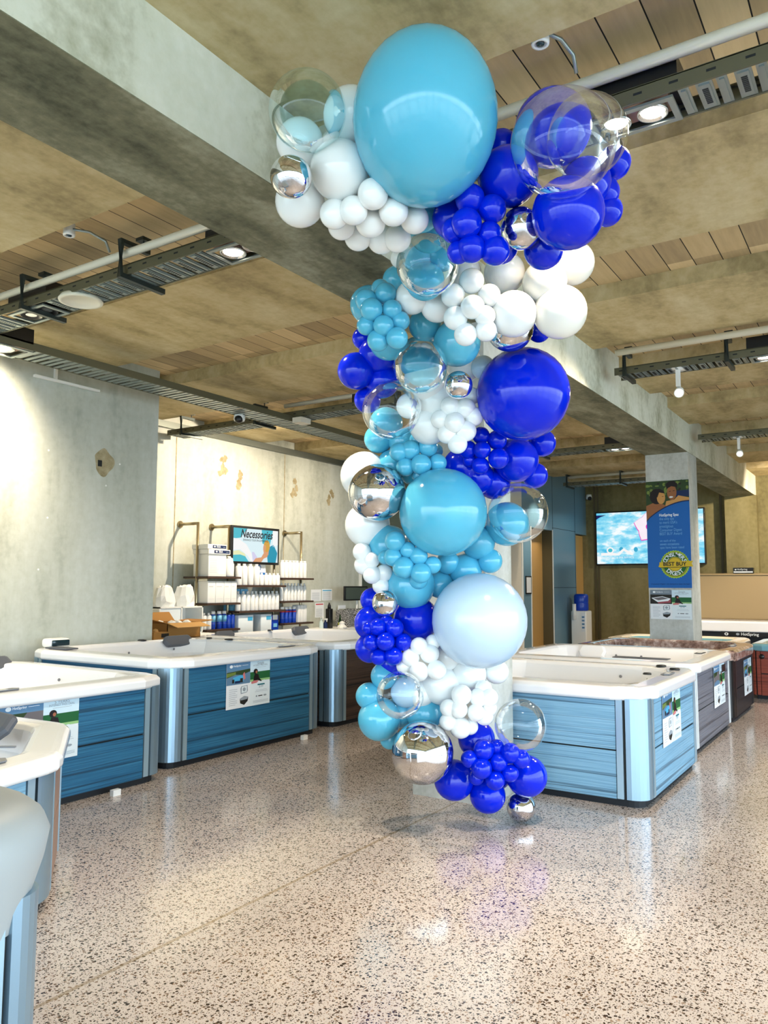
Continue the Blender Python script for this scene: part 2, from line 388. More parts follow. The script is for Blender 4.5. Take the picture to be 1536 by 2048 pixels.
for z in (2.9, 1.55): w.box((-6.503, 16.96, z), (-6.498, 18.5, z+.01), 'gap')
w.box((-6.5, 15.68, 0), (-6.49, 15.72, 2.86), 'white_frame').box((-6.5, 16.95, 0), (-6.49, 16.985, 2.86), 'white_frame')
w.box((-6.5, 14.0, 0), (-6.485, 15.2, 4.0), 'cream_wall').box((-6.5, 15.16, 0), (-6.47, 15.22, 2.9), 'white_frame')
w.box((-6.76, 16.94, 0), (-6.505, 16.95, 2.84), 'olive_jamb').box((-7.2, 18.5, 0), (-7.0, 19.3, 4.2), 'blue_wall')
struct(w, 'wall_hall')
for n_, (y0, y1, xx, hy) in enumerate(((15.72, 16.95, -6.74, 16.2), (18.5, 19.3, -6.6, None))):
    d = MB().box((xx-.05, y0, 0), (xx, y1, 2.84), 'tan_door'); o = struct(d, 'door_%d' % (n_+1))
    if hy:
        h = MB().box((xx, hy-.03, 1.05), (xx+.02, hy+.03, 1.25), 'black_plastic').tube([(xx+.05, hy, 1.12), (xx+.05, hy-.14, 1.12)], .012, 'black_plastic').tube([(xx, hy, 1.12), (xx+.055, hy, 1.12)], .012, 'black_plastic').build('door_handle', o)
w = MB().box((-9.6, 19.3, 0), (EX+.3, 19.6, 4.23), 'conc_end')
for x in (-6.3, -6.22, -3.35, -2.1, .2): w.box((x, 19.285, 0), (x+.05, 19.3, 4.08), 'olive_jamb')
struct(w, 'wall_back')
# glazed front and right side, behind and beside the viewer
def glazing(name, a, b, n, head=3.55):
    a, b = Vector(a), Vector(b); f = MB()
    for i in range(n+1):
        p = a+(b-a)*i/n; f.box((p.x-.05, p.y-.05, 0), (p.x+.05, p.y+.05, head), 'galv_dark')
    for z in (0, 2.5, head-.08):
        f.box((min(a.x, b.x)-.04, min(a.y, b.y)-.04, z), (max(a.x, b.x)+.04, max(a.y, b.y)+.04, z+.08), 'galv_dark')
    o = f.build(name); o['kind'] = 'structure'
    h = MB().box((min(a.x, b.x)-.1, min(a.y, b.y)-.1, head), (max(a.x, b.x)+.1, max(a.y, b.y)+.1, 4.23), 'conc_beam'); struct(h, 'wall_lintel')
glazing('window_1', (-7.5, FY, 0), (EX, FY, 0), 6); glazing('window_2', (EX, FY, 0), (EX, 11.0, 0), 7)
struct(MB().box((EX-.1, 11.0, 0), (EX+.2, 19.4, 4.23), 'conc_end'), 'wall_right')
struct(MB().box((-30, -40, -.3), (40, 40, -.13), 'conc_pillar'), 'ground_outside')
# ------------------------------------------------------------------ cable trays, pipes, downlights
def tray(label, x0, x1, y0, y1, z, hang=(), along='x', step=.12, rail='rail_olive', group='overhead cable trays', gaps=()):
    c = ((x0+x1)/2, (y0+y1)/2, z); t = thing('cable_tray', label, 'cable tray', c, group)
    for q in (0, 1):
        r = MB()
        if along == 'x':
            y = y0 if q == 0 else y1-.012; r.box((x0, y, z), (x1, y+.012, z+.075), rail)
            ya, yb = (y0, y0+.03) if q == 0 else (y1-.03, y1); r.box((x0, ya, z+.07), (x1, yb, z+.078), rail)
            k = x0+.05
            while k < x1: r.box((k, y-.0006, z+.035), (k+.04, y+.0126, z+.047), 'gap'); k += .16
        else:
            x = x0 if q == 0 else x1-.012; r.box((x, y0, z), (x+.012, y1, z+.075), rail)
        r.build('side_rail', t)
    r = MB(); k = (x0 if along == 'x' else y0)+.03; i = 0; e = x1 if along == 'x' else y1
    while k < e-.08:
        wd = .07 if i % 2 == 0 else .045
        if any(k+wd > a and k < b for a, b in gaps):
            if r.v: r.build('rungs', t); r = MB()
            k += .02; continue
        if along == 'x':
            r.box((k, y0+.012, z+.004), (k+wd, y1-.012, z+.012), 'galv'); r.box((k+.012, y0+.03, z-.003), (k+wd-.012, y1-.03, z+.004), 'galv')
            for j in range(9 if i % 2 == 0 else 0):
                yy = y0+.06+j*(y1-y0-.12)/9; r.box((k+.022, yy, z-.0036), (k+wd-.022, yy+.012, z-.003), 'gap')
        else: r.box((x0+.012, k, z+.004), (x1-.012, k+.045, z+.014), 'galv')
        k += step*(.72 if i % 2 == 0 else .62); i += 1
    if r.v: r.build('rungs', t)
    for h in hang:
        m = MB()
        m.bar([(h, y1+.06, z-.02), (h, y0-.05, z-.02), (h, y0-.05, z+.235), (h, y0+.2, z+.235)], .02, .02, 'hanger')
        m.tube([(h, y0+.15, z+.24), (h, y0+.15, z+.325)], .007, 'hanger', 6).box((h-.04, y0+.11, z+.3), (h+.04, y0+.19, z+.325), 'hanger')
        m.build('hanger', t)
    return t
tray('steel cable tray under the timber planks left of the main beam', -7.48, XL, 3.58, 3.87, 3.83, (-5.78, -4.57), gaps=[(-6.1, -5.58), (-3.8, -3.3)])
tray('steel cable tray with the twin spotlight, right of the main beam', XR, EX-.2, 3.52, 3.77, 3.83, (1.2,), gaps=[(-1.17, -0.73)])
tray('cable tray behind the white dome camera, crossing to the recess wall', -9.1, XL, 7.98, 8.3, 3.83, (-8.75, -7.3, -5.0), gaps=[(-5.72, -5.13)])
tray('cable tray carrying the small white track spot, right of the beam', -2.42, EX-.2, 8.2, 8.46, 3.83, (-2.3, -1.3), gaps=[(-1.13, -0.66)])
tray('cable tray far right in front of the banner column', -2.45, EX-.2, 12.55, 12.85, 3.83, ())
tray('cable tray between the balloon column and the banner column', -6.4, XL, 12.6, 12.9, 3.83, (-5.0,), gaps=[(-3.92, -3.48)])
tray('cable tray high on the wall with the big picture screen', -6.2, XL, 16.9, 17.25, 3.83, (-6.1, -4.9, -3.5))
tray('long cable tray running beside the pale left wall', -7.01, -6.63, 2.6, 12.2, 3.76, (), 'y', gaps=[(3.73, 4.22)])
def pipe(label, pts, r=.03):
    m = MB().tube(pts, r, 'pipe', 12); m.solo('conduit_pipe', label, 'pipe', 'white service pipes')
pipe('white pipe running above the cable tray left of the beam', [(-7.48, 3.6, 4.0), (XL, 3.6, 4.0)])
pipe('white pipe over the twin spotlight, passing behind the balloons', [(XR, 3.51, 4.0), (EX-.2, 3.51, 4.0)])
pipe('white pipe along the tray behind the dome camera', [(-6.9, 8.1, 4.03), (XL, 8.1, 4.03)])
pipe('pale pipe above the tray with the small track spot', [(-2.33, 7.96, 4.0), (EX-.2, 7.96, 4.0)], .035)
pipe('white pipe high on the wall with the big picture screen', [(-6.1, 17.0, 4.03), (XL, 17.0, 4.03)])
def lamp(loc, energy, target, size=1.2, col=(1, .82, .58), blend=.6, rad=.05, name='spot lamp'):
    l = bpy.data.lights.new(name, 'SPOT'); l.energy = energy; l.color = col; l.spot_size = size; l.spot_blend = blend; l.shadow_soft_size = rad
    o = bpy.data.objects.new(name, l); COL.objects.link(o); o.location = loc
    o.rotation_euler = (Vector(target)-Vector(loc)).to_track_quat('-Z', 'Y').to_euler(); return o
def downlight(label, x0, x1, y0, y1, z, lit=(1, 1), louvre=False):
    t = thing('twin_downlight', label, 'ceiling light', ((x0+x1)/2, (y0+y1)/2, z), 'twin downlights in the cable trays')
    e = .028
    f = MB().box((x0, y0, z-.012), (x1, y0+e, z), 'galv').box((x0, y1-e, z-.012), (x1, y1, z), 'galv').box((x0, y0+e, z-.012), (x0+e, y1-e, z), 'galv').box((x1-e, y0+e, z-.012), (x1, y1-e, z), 'galv').build('frame', t)
    h = MB()
    h.box((x0-.02, y0+.01, z+.06), (x1+.02, y1-.01, z+.2), 'black_plastic').box((x0+e, y0+e, z+.03), (x1-e, y1-e, z+.06), 'brown_post' if any(lit) else 'black_plastic').build('housing', t)
    n = len(lit); w = (x1-x0-2*e)/n
    for i, on in enumerate(lit):
        c = (x0+e+w*(i+.5), (y0+y1)/2); r = min(w, y1-y0-2*e)*.46
        l = MB().lathe([(r*.7, .05), (r*.98, .012), (r, -.004), (r*.9, -.004), (r*.72, .02), (.002, .02)], 'reflector' if on else 'black_plastic', (c[0], c[1], z), 24).build('lamp', t)
        MB().disc((c[0], c[1], z+.005), r*(.72 if on else .5), (0, 0, 1), 'lamp_white' if on else 'reflector', .01, 20).build('bulb', l)
    return t
downlight('lit twin spotlight in the tray, right of the balloons', -1.15, -.75, 3.54, 3.75, 3.827)
downlight('lit spotlight beside the main beam edge, left tray', -3.78, -3.32, 3.6, 3.85, 3.827)
downlight('unlit dark louvred light in the left tray near the wall', -6.08, -5.6, 3.6, 3.85, 3.827, (0, 0))
downlight('lit light panel in the long tray by the left wall', -6.99, -6.65, 3.75, 4.2, 3.757, (1,))
downlight('lit spotlight in the tray beyond the track spot, far right', -1.11, -.68, 8.22, 8.44, 3.827)
downlight('unlit twin light behind the left balloons in the cross tray', -5.7, -5.15, 8.01, 8.27, 3.827, (0, 0))
downlight('small lit light under the beam left of the banner column', -3.9, -3.5, 12.63, 12.87, 3.827, (1, 1))
d = MB().lathe([(.02, .03), (.15, .03), (.17, 0), (.165, -.01), (.14, -.012), (.135, -.006), (.002, -.008)], 'pipe', (-5.28, 3.72, 3.82), 28)
d.solo('round_cover_plate', 'round cream cover plate set in the left cable tray', 'cover plate')
def trackspot(label, x, y, z):
    t = thing('track_spotlight', label, 'spotlight', (x, y, z-.3))
    MB().lathe([(.1, 0), (.1, .012), (.04, .02)], 'white_plastic', (x, y, z-.02), 20).build('base_plate', t)
    MB().box((x-.018, y-.03, z-.2), (x+.018, y+.03, z-.02), 'white_plastic').build('arm', t)
    h = MB().lathe([(.03, 0), (.045, .02), (.05, .12), (.042, .12), (.04, .1), (.002, .09)], 'white_plastic', (x, y+.05, z-.23), 16, (.15, -1, -.45)).build('lamp_head', t)
    MB().disc((x+.013, y-.03, z-.27), .036, (.15, -1, -.45), 'lamp_white', .004).build('bulb', h)
trackspot('small white adjustable spot hanging from the right tray', -1.8, 8.33, 3.85)
trackspot('small white spot hanging beyond the banner column, far right', -1.9, 12.7, 3.85)
def sensor(label, x, y, px, py):
    t = thing('ceiling_sensor', label, 'sensor', (x, y, 4.0))
    MB().lathe([(.03, .16), (.04, .1), (.042, .03), (.04, .022), (.028, .02), (.026, .03), (.002, .03)], 'white_plastic', (x, y, 4.06), 20).build('housing', t)
    MB().lathe([(.02, 0), (.018, -.012), (.002, -.016)], 'screen_dark', (x, y, 4.092), 14).build('lens', t)
    MB().tube([(x+.04, y, 4.12), ((x+px)/2+.02, (y+py)/2-.02, 4.13), (px, py-.04, 4.09), (px, py, 4.02)], .01, 'galv', 8).build('conduit', t)
sensor('white ceiling sensor on the planks, left of the beam', -4.85, 3.3, -4.72, 3.55)
sensor('white ceiling sensor above the dark blue balloons, on the planks', -1.26, 3.24, -1.16, 3.44)
def domecam(label, x, y, z, d):
    t = thing('security_camera', label, 'camera', (x, y, z-.1)); d = Vector(d).normalized()
    MB().lathe([(.06, .07), (.07, .02), (.075, -.02), (.065, -.05)], 'white_plastic', (x, y, z), 20).build('housing', t)
    MB().lathe([(.055, 0), (.05, .03), (.03, .055), (.002, .062)], 'black_plastic', Vector((x, y, z-.02))+d*.03, 18, d).build('lens', t)
domecam('white dome security camera on the long tray', -6.98, 7.3, 3.74, (.5, -.8, -.3))
domecam('small white security camera high beside the picture screen', -6.36, 19.15, 3.8, (.6, -.8, -.2))
MB().box((-6.6, 7.9, 3.73), (-6.45, 8.1, 3.8), 'cream_wall').solo('junction_box', 'cream junction box beside the dome camera on the trays', 'junction box')
m = MB().box((-7.5, 4.75, 3.765), (-7.46, 5.55, 3.79), 'white_plastic').box((-7.52, 5.0, 3.77), (-7.49, 5.03, 3.95), 'white_plastic')
m.solo('mounting_rail', 'thin white rail fixed high on the pale left wall', 'rail')
for x_, l_ in ((-1.42, 'small brass hook on the planks, nearer the balloons'), (-.62, 'small brass hook on the planks, by the picture edge')):
    MB().box((x_-.02, 5.8, 4.17), (x_+.02, 5.83, 4.225), 'brass').tube([(x_, 5.815, 4.17), (x_, 5.815, 4.14), (x_+.02, 5.815, 4.13)], .004, 'brass', 6).solo('ceiling_hook', l_, 'hook')
# ------------------------------------------------------------------ hot tubs
def poly_round(pts, r, d=0, n=5):
    """closed outline (anticlockwise) with rounded corners, shrunk inwards by d"""
    N = len(pts); out = []
    P_ = [Vector((p[0], p[1])) for p in pts]
    off = []
    for i in range(N):
        a, b, c = P_[i-1], P_[i], P_[(i+1) % N]
        e1 = (b-a).normalized(); e2 = (c-b).normalized(); n1 = Vector((-e1.y, e1.x)); n2 = Vector((-e2.y, e2.x))
        k = (n1+n2)/max(.2, 1+n1.dot(n2)); off.append(b+k*d)
    rr = r if isinstance(r, (list, tuple)) else [r]*N
    for i in range(N):
        a, b, c = off[i-1], off[i], off[(i+1) % N]; e1 = (a-b).normalized(); e2 = (c-b).normalized()
        ang = e1.angle(e2); q = max(rr[i]-d, .012); t = min(q/math.tan(ang/2), (a-b).length*.48, (c-b).length*.48)
        p1, p2 = b+e1*t, b+e2*t
        for j in range(n+1):
            s = j/n; m = p1*(1-s)**2+b*2*s*(1-s)+p2*s*s; out.append((m.x, m.y))
    return out
def tub(label, pts, h, skin, basin=None, side_skin={}, rcor=.15, post='post', shell='acrylic', rim=.095, over=.035, slots=True, rimr=None, chamfer=True, tile=None, posts=None, deep=.62, name='hot_tub'):
    cx = sum(p[0] for p in pts)/len(pts); cy = sum(p[1] for p in pts)/len(pts)
    t = thing(name, label, 'hot tub', (cx, cy, 0), 'display hot tubs')
    N = len(pts)
    MB().prism(poly_round(pts, rcor, .045), 0, .07, 'plinth').build('base', t)
    # side panels and corner posts
    V = [Vector((p[0], p[1])) for p in pts]; zt = h-rim+.01
    for i in range(N):
        a, b = V[i], V[(i+1) % N]; e = (b-a).normalized(); n = Vector((e.y, -e.x)); cut = rcor+.075
        p, q = a+e*cut, b-e*cut
        m = MB(); zm = .055+(zt-.055)*.48
        for z0, z1 in ((.055, zm-.006), (zm+.006, zt)):
            m.prism([tuple(p-n*.03), tuple(p-n*.004), tuple(q-n*.004), tuple(q-n*.03)][::-1], z0, z1, side_skin.get(i, skin))
        m.prism([tuple(p-n*.03), tuple(p-n*.014), tuple(q-n*.014), tuple(q-n*.03)][::-1], zm-.006, zm+.006, 'gap')
        m.build('side_panel', t)
    for i in range(N):
        if posts is not None and i not in posts: continue
        a, b, c = V[i-1], V[i], V[(i+1) % N]; e1 = (a-b).normalized(); e2 = (c-b).normalized()
        k = 8; arc = []
        p1, p2 = b+e1*rcor, b+e2*rcor
        for j in range(k+1):
            s = j/k; v = p1*(1-s)**2+b*2*s*(1-s)+p2*s*s; arc.append(v)
        inn = b+(e1+e2).normalized()*rcor*1.9
        m = MB(); ring = [tuple(v) for v in arc]+[tuple(p2+(inn-p2)*.3), tuple(p1+(inn-p1)*.3)]
        m.loft([[(x, y, .06) for x, y in ring], [(x, y, zt) for x, y in ring]], post, cap=True, smooth=False)
        o = m.build('corner_post', t)
        for e, p_ in ((e1, p1), (e2, p2)):
            nrm = Vector((-e.y, e.x)); nrm = nrm if nrm.dot(inn-b) < 0 else -nrm
            s_ = MB()
            g0, g1 = p_+e*.006, p_+e*.018; h0, h1 = p_+e*.02, p_+e*.068
            quad = lambda u, v, d0, d1: [tuple(u+nrm*d0), tuple(v+nrm*d0), tuple(v+nrm*d1), tuple(u+nrm*d1)]
            s_.prism(quad(g0, g1, -.03, -.014), .06, zt, 'gap'); s_.prism(quad(h0, h1, -.03, .002), .06, zt, 'trim_silver' if post == 'post' else post); s_.build('trim_strip', o)
    # shell: one lofted skin from the skirt over the rim into the basin
    R = rimr if rimr is not None else rcor+.1
    prof = [(-over+.012, h-rim), (-over, h-rim+.012), (-over, h-.03), (-over+.03, h-.004), (-over+.06, h), (.12, h+.004), (.15, h-.004), (.17, h-.03), (.2, h-.16), (.26, h-.24), (.44, h-.27), (.5, h-.36), (.56, h-deep)]
    nseg = 2 if chamfer else 5
    rings = []
    for d, z in prof:
        rings.append([(x, y, z) for x, y in poly_round(pts, R if d < .13 else R+.2, d, nseg)])
    m = MB(); m.loft(rings, shell, closed=True, smooth=False)
    n = len(rings[0]); o0 = (len(rings)-1)*n
    m.f.append(list(range(o0, o0+n))); m.m.append(0); m.sm.append(False)
    if basin:
        bi = m.mi(basin)
        for fi in range(len(m.f)):
            if fi >= 7*n or fi == len(m.f)-1: m.m[fi] = bi
    sh = m.build('shell', t)
    bv = sh.modifiers.new('soft edges', 'BEVEL'); bv.width = .009; bv.segments = 3; bv.limit_method = 'ANGLE'; bv.angle_limit = math.radians(25)
    return t, sh
def rect(x0, x1, y0, y1): return [(x0, y0), (x1, y0), (x1, y1), (x0, y1)]
def pillow(t, c, u, L_=.34, W_=.1, tilt=.5, name='headrest_pillow', k='pillow'):   # rounded hexagon cushion on the inner rim
    c = Vector(c); u = Vector(u).normalized(); v = Vector((-u.y, u.x, 0)); nrm = Vector((0, 0, 1))
    w = (v*math.cos(tilt)+nrm*math.sin(tilt)).normalized(); nn = u.cross(w).normalized()
    out = [(-.5, 0), (-.42, .42), (-.36, .5), (.36, .5), (.42, .42), (.5, 0), (.42, -.42), (.36, -.5), (-.36, -.5), (-.42, -.42)]
    rings = [[c+u*a*L_*s+w*b*W_*s+nn*z for a, b in out] for s, z in ((1, -.02), (1.02, .0), (.98, .02), (.86, .03))]
    MB().loft(rings, k, cap=True, smooth=False).build(name, t)
def pad(t, c, u, L_=.16, W_=.06, name='control_panel', mat_='grey_plastic'):
    c = Vector(c); u = Vector(u).normalized(); v = Vector((-u.y, u.x, 0))
    m = MB()
    rings = [[c+u*x*L_+v*y*W_+Vector((0, 0, z)) for x, y in ((-.5, -.5), (.5, -.5), (.62, 0), (.5, .5), (-.5, .5), (-.62, 0))] for z in (0, .006)]
    m.loft(rings, mat_, cap=True); m.build(name, t)
    MB().loft([[c+u*x*L_*.45+v*y*W_*.55+Vector((0, 0, z)) for x, y in ((-.5, -.5), (.5, -.5), (.5, .5), (-.5, .5))] for z in (.006, .0075)], 'white_plastic', cap=True).build('display', t)
def knob(t, c, r=.03, name='control_knob', k='black_plastic', h=.014):
    MB().lathe([(r, 0), (r, h*.6), (r*.8, h), (.002, h)], k, c, 14).build(name, t)
def jets(t, pts_, axis):
    for p in pts_: MB().lathe([(.014, 0), (.014, .004), (.006, .006), (.002, .003)], 'grey_plastic', p, 12, axis).build('jet', t)
# left row
t, s = tub('white hot tub with teal panels in the middle of the left row', rect(-7.4, -5.33, 4.78, 6.95), .95, 'teal_siding')
pillow(t, (-7.2, 6.57, .93), (0, 1, 0), .44, .13, 1.05); knob(t, (-7.3, 6.12, .955), .05, 'vent_cover'); pad(t, (-5.42, 6.45, .956), (0, 1, 0), .2, .07)
knob(t, (-6.6, 6.8, .955), .05, 'water_spout'); knob(t, (-6.95, 6.83, .955), .035); jets(t, [(-7.19, 5.85, .84), (-7.19, 6.5, .84)], (1, 0, 0))
MB().rbox((-7.2, 4.82, .955), (-6.85, 4.96, .97), 'pillow', .007).build('filter_lid', t)
spk = MB()
tz = thing('pop_up_speaker', 'small white speaker with dark face on the middle left tub corner', 'speaker', (-7.28, 4.98, .955))
MB().rbox((-7.36, 4.88, .955), (-7.2, 5.12, 1.045), 'white_plastic', .03).build('body', tz)
MB().rbox((-7.215, 4.9, .97), (-7.19, 5.1, 1.03), 'screen_dark', .01).build('front_face', tz)
t, s = tub('white hot tub with teal panels, left row, nearest the picture edge wall', rect(-7.3, -5.14, 2.5, 4.58), .855, 'teal_siding')
pillow(t, (-7.12, 4.2, .855), (0, 1, 0), .44, .13, 1.05); pad(t, (-5.25, 3.18, .861), (0, 1, 0), .24, .08); jets(t, [(-7.09, 3.6, .74), (-7.09, 4.2, .74), (-6.3, 4.37, .75)], (1, 0, 0))
t, s = tub('white hot tub with dark brown panels behind the balloons, end of left row', rect(-7.6, -5.36, 7.22, 9.5), .95, 'brown_siding')
pillow(t, (-7.42, 9.15, .925), (0, 1, 0), .4, .13, 1.05); knob(t, (-7.45, 8.5, .955), .04); pillow(t, (-7.4, 7.55, .945), (0, 1, 0), .34, .1, 1.05); pad(t, (-5.5, 8.4, .956), (0, 1, 0), .2, .07)
t, s = tub('low corner-shaped hot tub in the left foreground with angled end', [(-5.06, 1.5), (-3.32, 1.5), (-3.56, 2.46), (-4.28, 3.02), (-5.06, 2.98)], .76, 'slate_siding', side_skin={2: 'brown_post'}, rcor=.1, rim=.085, over=.04)
pillow(t, (-4.5, 2.66, .77), (1, -.1, 0), .5, .2, .7); pad(t, (-3.56, 2.03, .767), (-.24, .97, 0), .34, .1); MB().box((-4.02, 2.36, .762), (-3.82, 2.38, .77), 'grey_plastic', .6).build('grab_slot', t)
tb, s = tub('nearest hot tub at the left edge, hidden under a grey vinyl cover', rect(-3.25, -1.97, -.4, 1.38), .86, 'slate_siding', rcor=.12, over=.02)
cv = thing('spa_cover', 'soft grey vinyl spa cover draped on the nearest tub, left edge', 'spa cover', (-2.4, .5, .8))
cp = rect(-3.36, -1.89, -.5, 1.46)
prof = [(.055, .69), (.04, .76), (.01, .86), (.0, .92), (.018, .965), (.05, .992), (.1, 1.008), (.16, 1.012), (.168, 1.006), (.178, 1.012), (.4, 1.02), (.66, 1.024)]
m = MB(); rings = [[(x, y, z) for x, y in poly_round(cp, .38, d, 8)] for d, z in prof]
m.loft(rings, 'grey_vinyl', smooth=True); n = len(rings[0]); m.f.append(list(range((len(rings)-1)*n, len(rings)*n))); m.m.append(0); m.sm.append(True)
m.build('cover_panel', cv)
# right row
t, s = tub('white hot tub with slate blue panels beside the balloon column', rect(-3.6, -1.56, 5.85, 7.62), .86, 'slate_siding')
jets(t, [(-2.2, 7.42, .76), (-1.95, 7.42, .75)], (0, -1, 0)); knob(t, (-1.85, 7.5, .865), .045, 'vent_cover'); knob(t, (-1.68, 7.28, .865), .045); pad(t, (-1.65, 6.9, .866), (0, 1, 0), .2, .07); knob(t, (-1.78, 6.75, .866), .035, 'water_spout')
t, s = tub('white hot tub with warm grey panels, second in the right row', rect(-3.75, -1.66, 7.95, 9.85), .86, 'grey_siding', rcor=.06, post='white_post', slots=False)
pillow(t, (-3.2, 9.64, .79), (1, 0, 0), .34, .15, 1.2, 'backrest_panel', 'acrylic'); jets(t, [(-2.9, 9.62, .76), (-2.6, 9.62, .76)], (0, -1, 0))
MB().rbox((-1.662, 9.3, .66), (-1.648, 9.5, .74), 'black_plastic', .006).build('control_box', t)
pad(t, (-1.85, 9.2, .866), (0, 1, 0), .2, .08, mat_='black_plastic'); MB().rbox((-2.5, 8.15, .863), (-1.95, 8.3, .872), 'pillow', .004).build('filter_lid', t)
t, s = tub('hot tub with marbled brown rim and charcoal panels, third in right row', rect(-3.6, -1.67, 10.05, 11.75), .84, 'black_siding', rcor=.18, post='black_plastic', shell='marble', rim=.13, over=.03, chamfer=False)
pad(t, (-1.8, 10.9, .846), (0, 1, 0), .2, .08)
t, s = tub('hot tub with pale teal shell and red cedar panels, far right', rect(-1.8, .4, 12.45, 13.8), .78, 'red_siding', rcor=.04, post='red_siding', shell='teal_acrylic', rim=.1)
MB().lathe([(.035, 0), (.035, .01), (.002, .012)], 'black_plastic', (-1.67, 12.452, .6), 16, (0, -1, 0)).build('vent_cover', t)
t, s = tub('hot tub with aqua basin and cream rim, left of the banner column', rect(-4.1, -2.1, 13.05, 14.4), .75, 'brown_siding', rcor=.1, shell='cream_acrylic', basin='teal_acrylic')
t, s = tub('white hot tub with black label strip beneath the raised tan cover', rect(-3.7, -.6, 15.6, 17.4), .97, 'black_siding', rcor=.1, rim=.2)
m = MB(); O, U, V_ = (-2.75, 15.562, .69), (1, 0, 0), (0, 0, 1)
m.box((-2.75, 15.552, .69), (-.8, 15.562, .775), 'black_plastic'); O = (-2.75, 15.5515, .69)
m.fell(O, U, V_, .09, .042, .034, .026, 'p_white', 1, 14).fell(O, U, V_, .09, .042, .016, .014, 'black_plastic', 2, 12).text(O, U, V_, 'HotSpring', .34, .024, 'p_white', h=.05, bold=.01).fell(O, U, V_, .28, .044, .03, .022, 'p_grey', 1, 12)
m.solo('label_strip', 'black label strip with white lettering on the far white tub', 'label', base=(-1.8, 15.56, .69))
m = MB(); m.rbox((-3.5, 16.5, .955), (-.7, 16.62, 1.85), 'tan_vinyl', .04).box((-3.5, 16.49, 1.8), (-.7, 16.5, 1.812), 'olive_jamb')
m.solo('spa_cover', 'tan vinyl spa cover standing upright behind the far white tub', 'spa cover')
m = MB().box((-2.66, 16.5, 1.85), (-2.3, 16.62, 1.955), 'black_plastic'); O = (-2.66, 16.499, 1.85)
m.box((-2.65, 16.497, 1.86), (-2.31, 16.5, 1.885), 'p_white'); m.text(O, (1, 0, 0), (0, 0, 1), 'HotSpring', .07, .058, 'p_white', h=.032).fell(O, (1, 0, 0), (0, 0, 1), .045, .068, .014, .014, 'p_white', 2, 10)
m.solo('step_box', 'small black box with white print on top of the tan cover', 'box')
# ------------------------------------------------------------------ shelf unit on the recess wall
UX = -8.88
su = thing('product_shelving', 'tube-framed walnut shelving full of white spa products', 'shelving', (UX, 9.7, 0))
for y in (8.44, 9.11, 10.2, 10.92):
    MB().tube([(UX, y, .0), (UX, y, 2.545)], .022, 'brass', 12).build('upright', su)
    a = MB().tube([(UX, y, 2.525), (-9.27, y, 2.525)], .024, 'brass', 12).build('wall_arm', su)
    MB().disc((-9.279, y, 2.525), .055, (1, 0, 0), 'brass', .02, 18).build('wall_flange', a)
SH = []
for y0, y1, zs_ in ((8.42, 9.13, (1.72, 1.32, .925)), (9.1, 10.22, (1.59, 1.185, .8)), (10.19, 10.97, (1.715, 1.325, .955))):
    for z in zs_: MB().box((-9.15, y0, z-.03), (-8.62, y1, z), 'walnut').box((-9.15, y0+.03, z-.04), (-8.7, y0+.1, z-.03), 'brass').build('shelf_board', su)
def bottle(name, h, r, body='product_white', cap='product_white', band=None, capr=.45, shoulder=.8):
    m = MB(); m.lathe([(r*.94, 0), (r, .008), (r, h*shoulder*.97), (r*.85, h*(shoulder+.04)), (r*capr, h*(shoulder+.08))], body, n=14)
    m.lathe([(r*capr*1.05, h*(shoulder+.07)), (r*capr*1.05, h), (.002, h)], cap, n=12)
    if band: m.lathe([(r*1.01, h*band[0]), (r*1.01, h*band[1])], band[2], n=14)
    m.lathe([(r*1.006, h*.3), (r*1.006, h*.305)], 'product_grey', n=14)
    return m
def row(m, name, label, cat, group, x, ys, z):
    o0 = None
    for y in ys:
        if o0 is None:
            o0 = m.build(name); o = o0
        else:
            o = o0.copy(); COL.objects.link(o)
        o.location = (x+random.uniform(-.01, .01), y, z); o.rotation_euler.z = random.uniform(-.2, .2); tag(o, label, cat, group)
def lin(a, b, n): return [a+(b-a)*i/(n-1) for i in range(n)]
row(bottle('b', .3, .042, shoulder=.85, capr=.7), 'product_bottle', 'white bottle in the row on the top right shelf', 'bottle', 'bottles on the top right shelf', -8.76, lin(10.28, 10.86, 7), 1.715)
row(bottle('b', .3, .036), 'product_bottle', 'slim white bottle in the row on the middle right shelf', 'bottle', 'bottles on the middle right shelf', -8.76, lin(10.27, 10.88, 8), 1.325)
row(bottle('b', .27, .04, 'blue_bottle', 'product_white', (.66, .74, 'red'), shoulder=.76, capr=.85), 'product_bottle', 'dark blue bottle with red band on the lowest right shelf', 'bottle', 'blue bottles on the lowest right shelf', -8.74, lin(10.26, 10.56, 4), .955)
for i, y in enumerate((10.66, 10.74, 10.82)):
    MB().rbox((-8.82, y-.037, .955), (-8.68, y+.037, 1.25), 'product_white', .006).solo('product_carton', 'tall white carton beside the dark blue bottles, lowest right shelf', 'carton', 'white cartons, lowest right shelf')
row(bottle('b', .34, .055, shoulder=.84), 'product_bottle', 'tall white bottle at the left of the shelf under the wall screen', 'bottle', 'tall bottles under the wall screen', -8.75, lin(9.2, 9.62, 4), 1.59)
row(bottle('b', .2, .04), 'product_bottle', 'short white bottle at the right of the shelf under the wall screen', 'bottle', 'short bottles under the wall screen', -8.72, lin(9.72, 10.12, 5), 1.59)
row(bottle('b', .31, .045), 'product_bottle', 'white bottle on the second shelf under the wall screen', 'bottle', 'bottles on the second shelf under the screen', -8.74, lin(9.2, 10.12, 10), 1.185)
row(bottle('b', .25, .042), 'product_bottle', 'white bottle on the lowest left shelf', 'bottle', 'white bottles, lowest left shelf', -8.74, lin(8.46, 8.56, 2), .925)
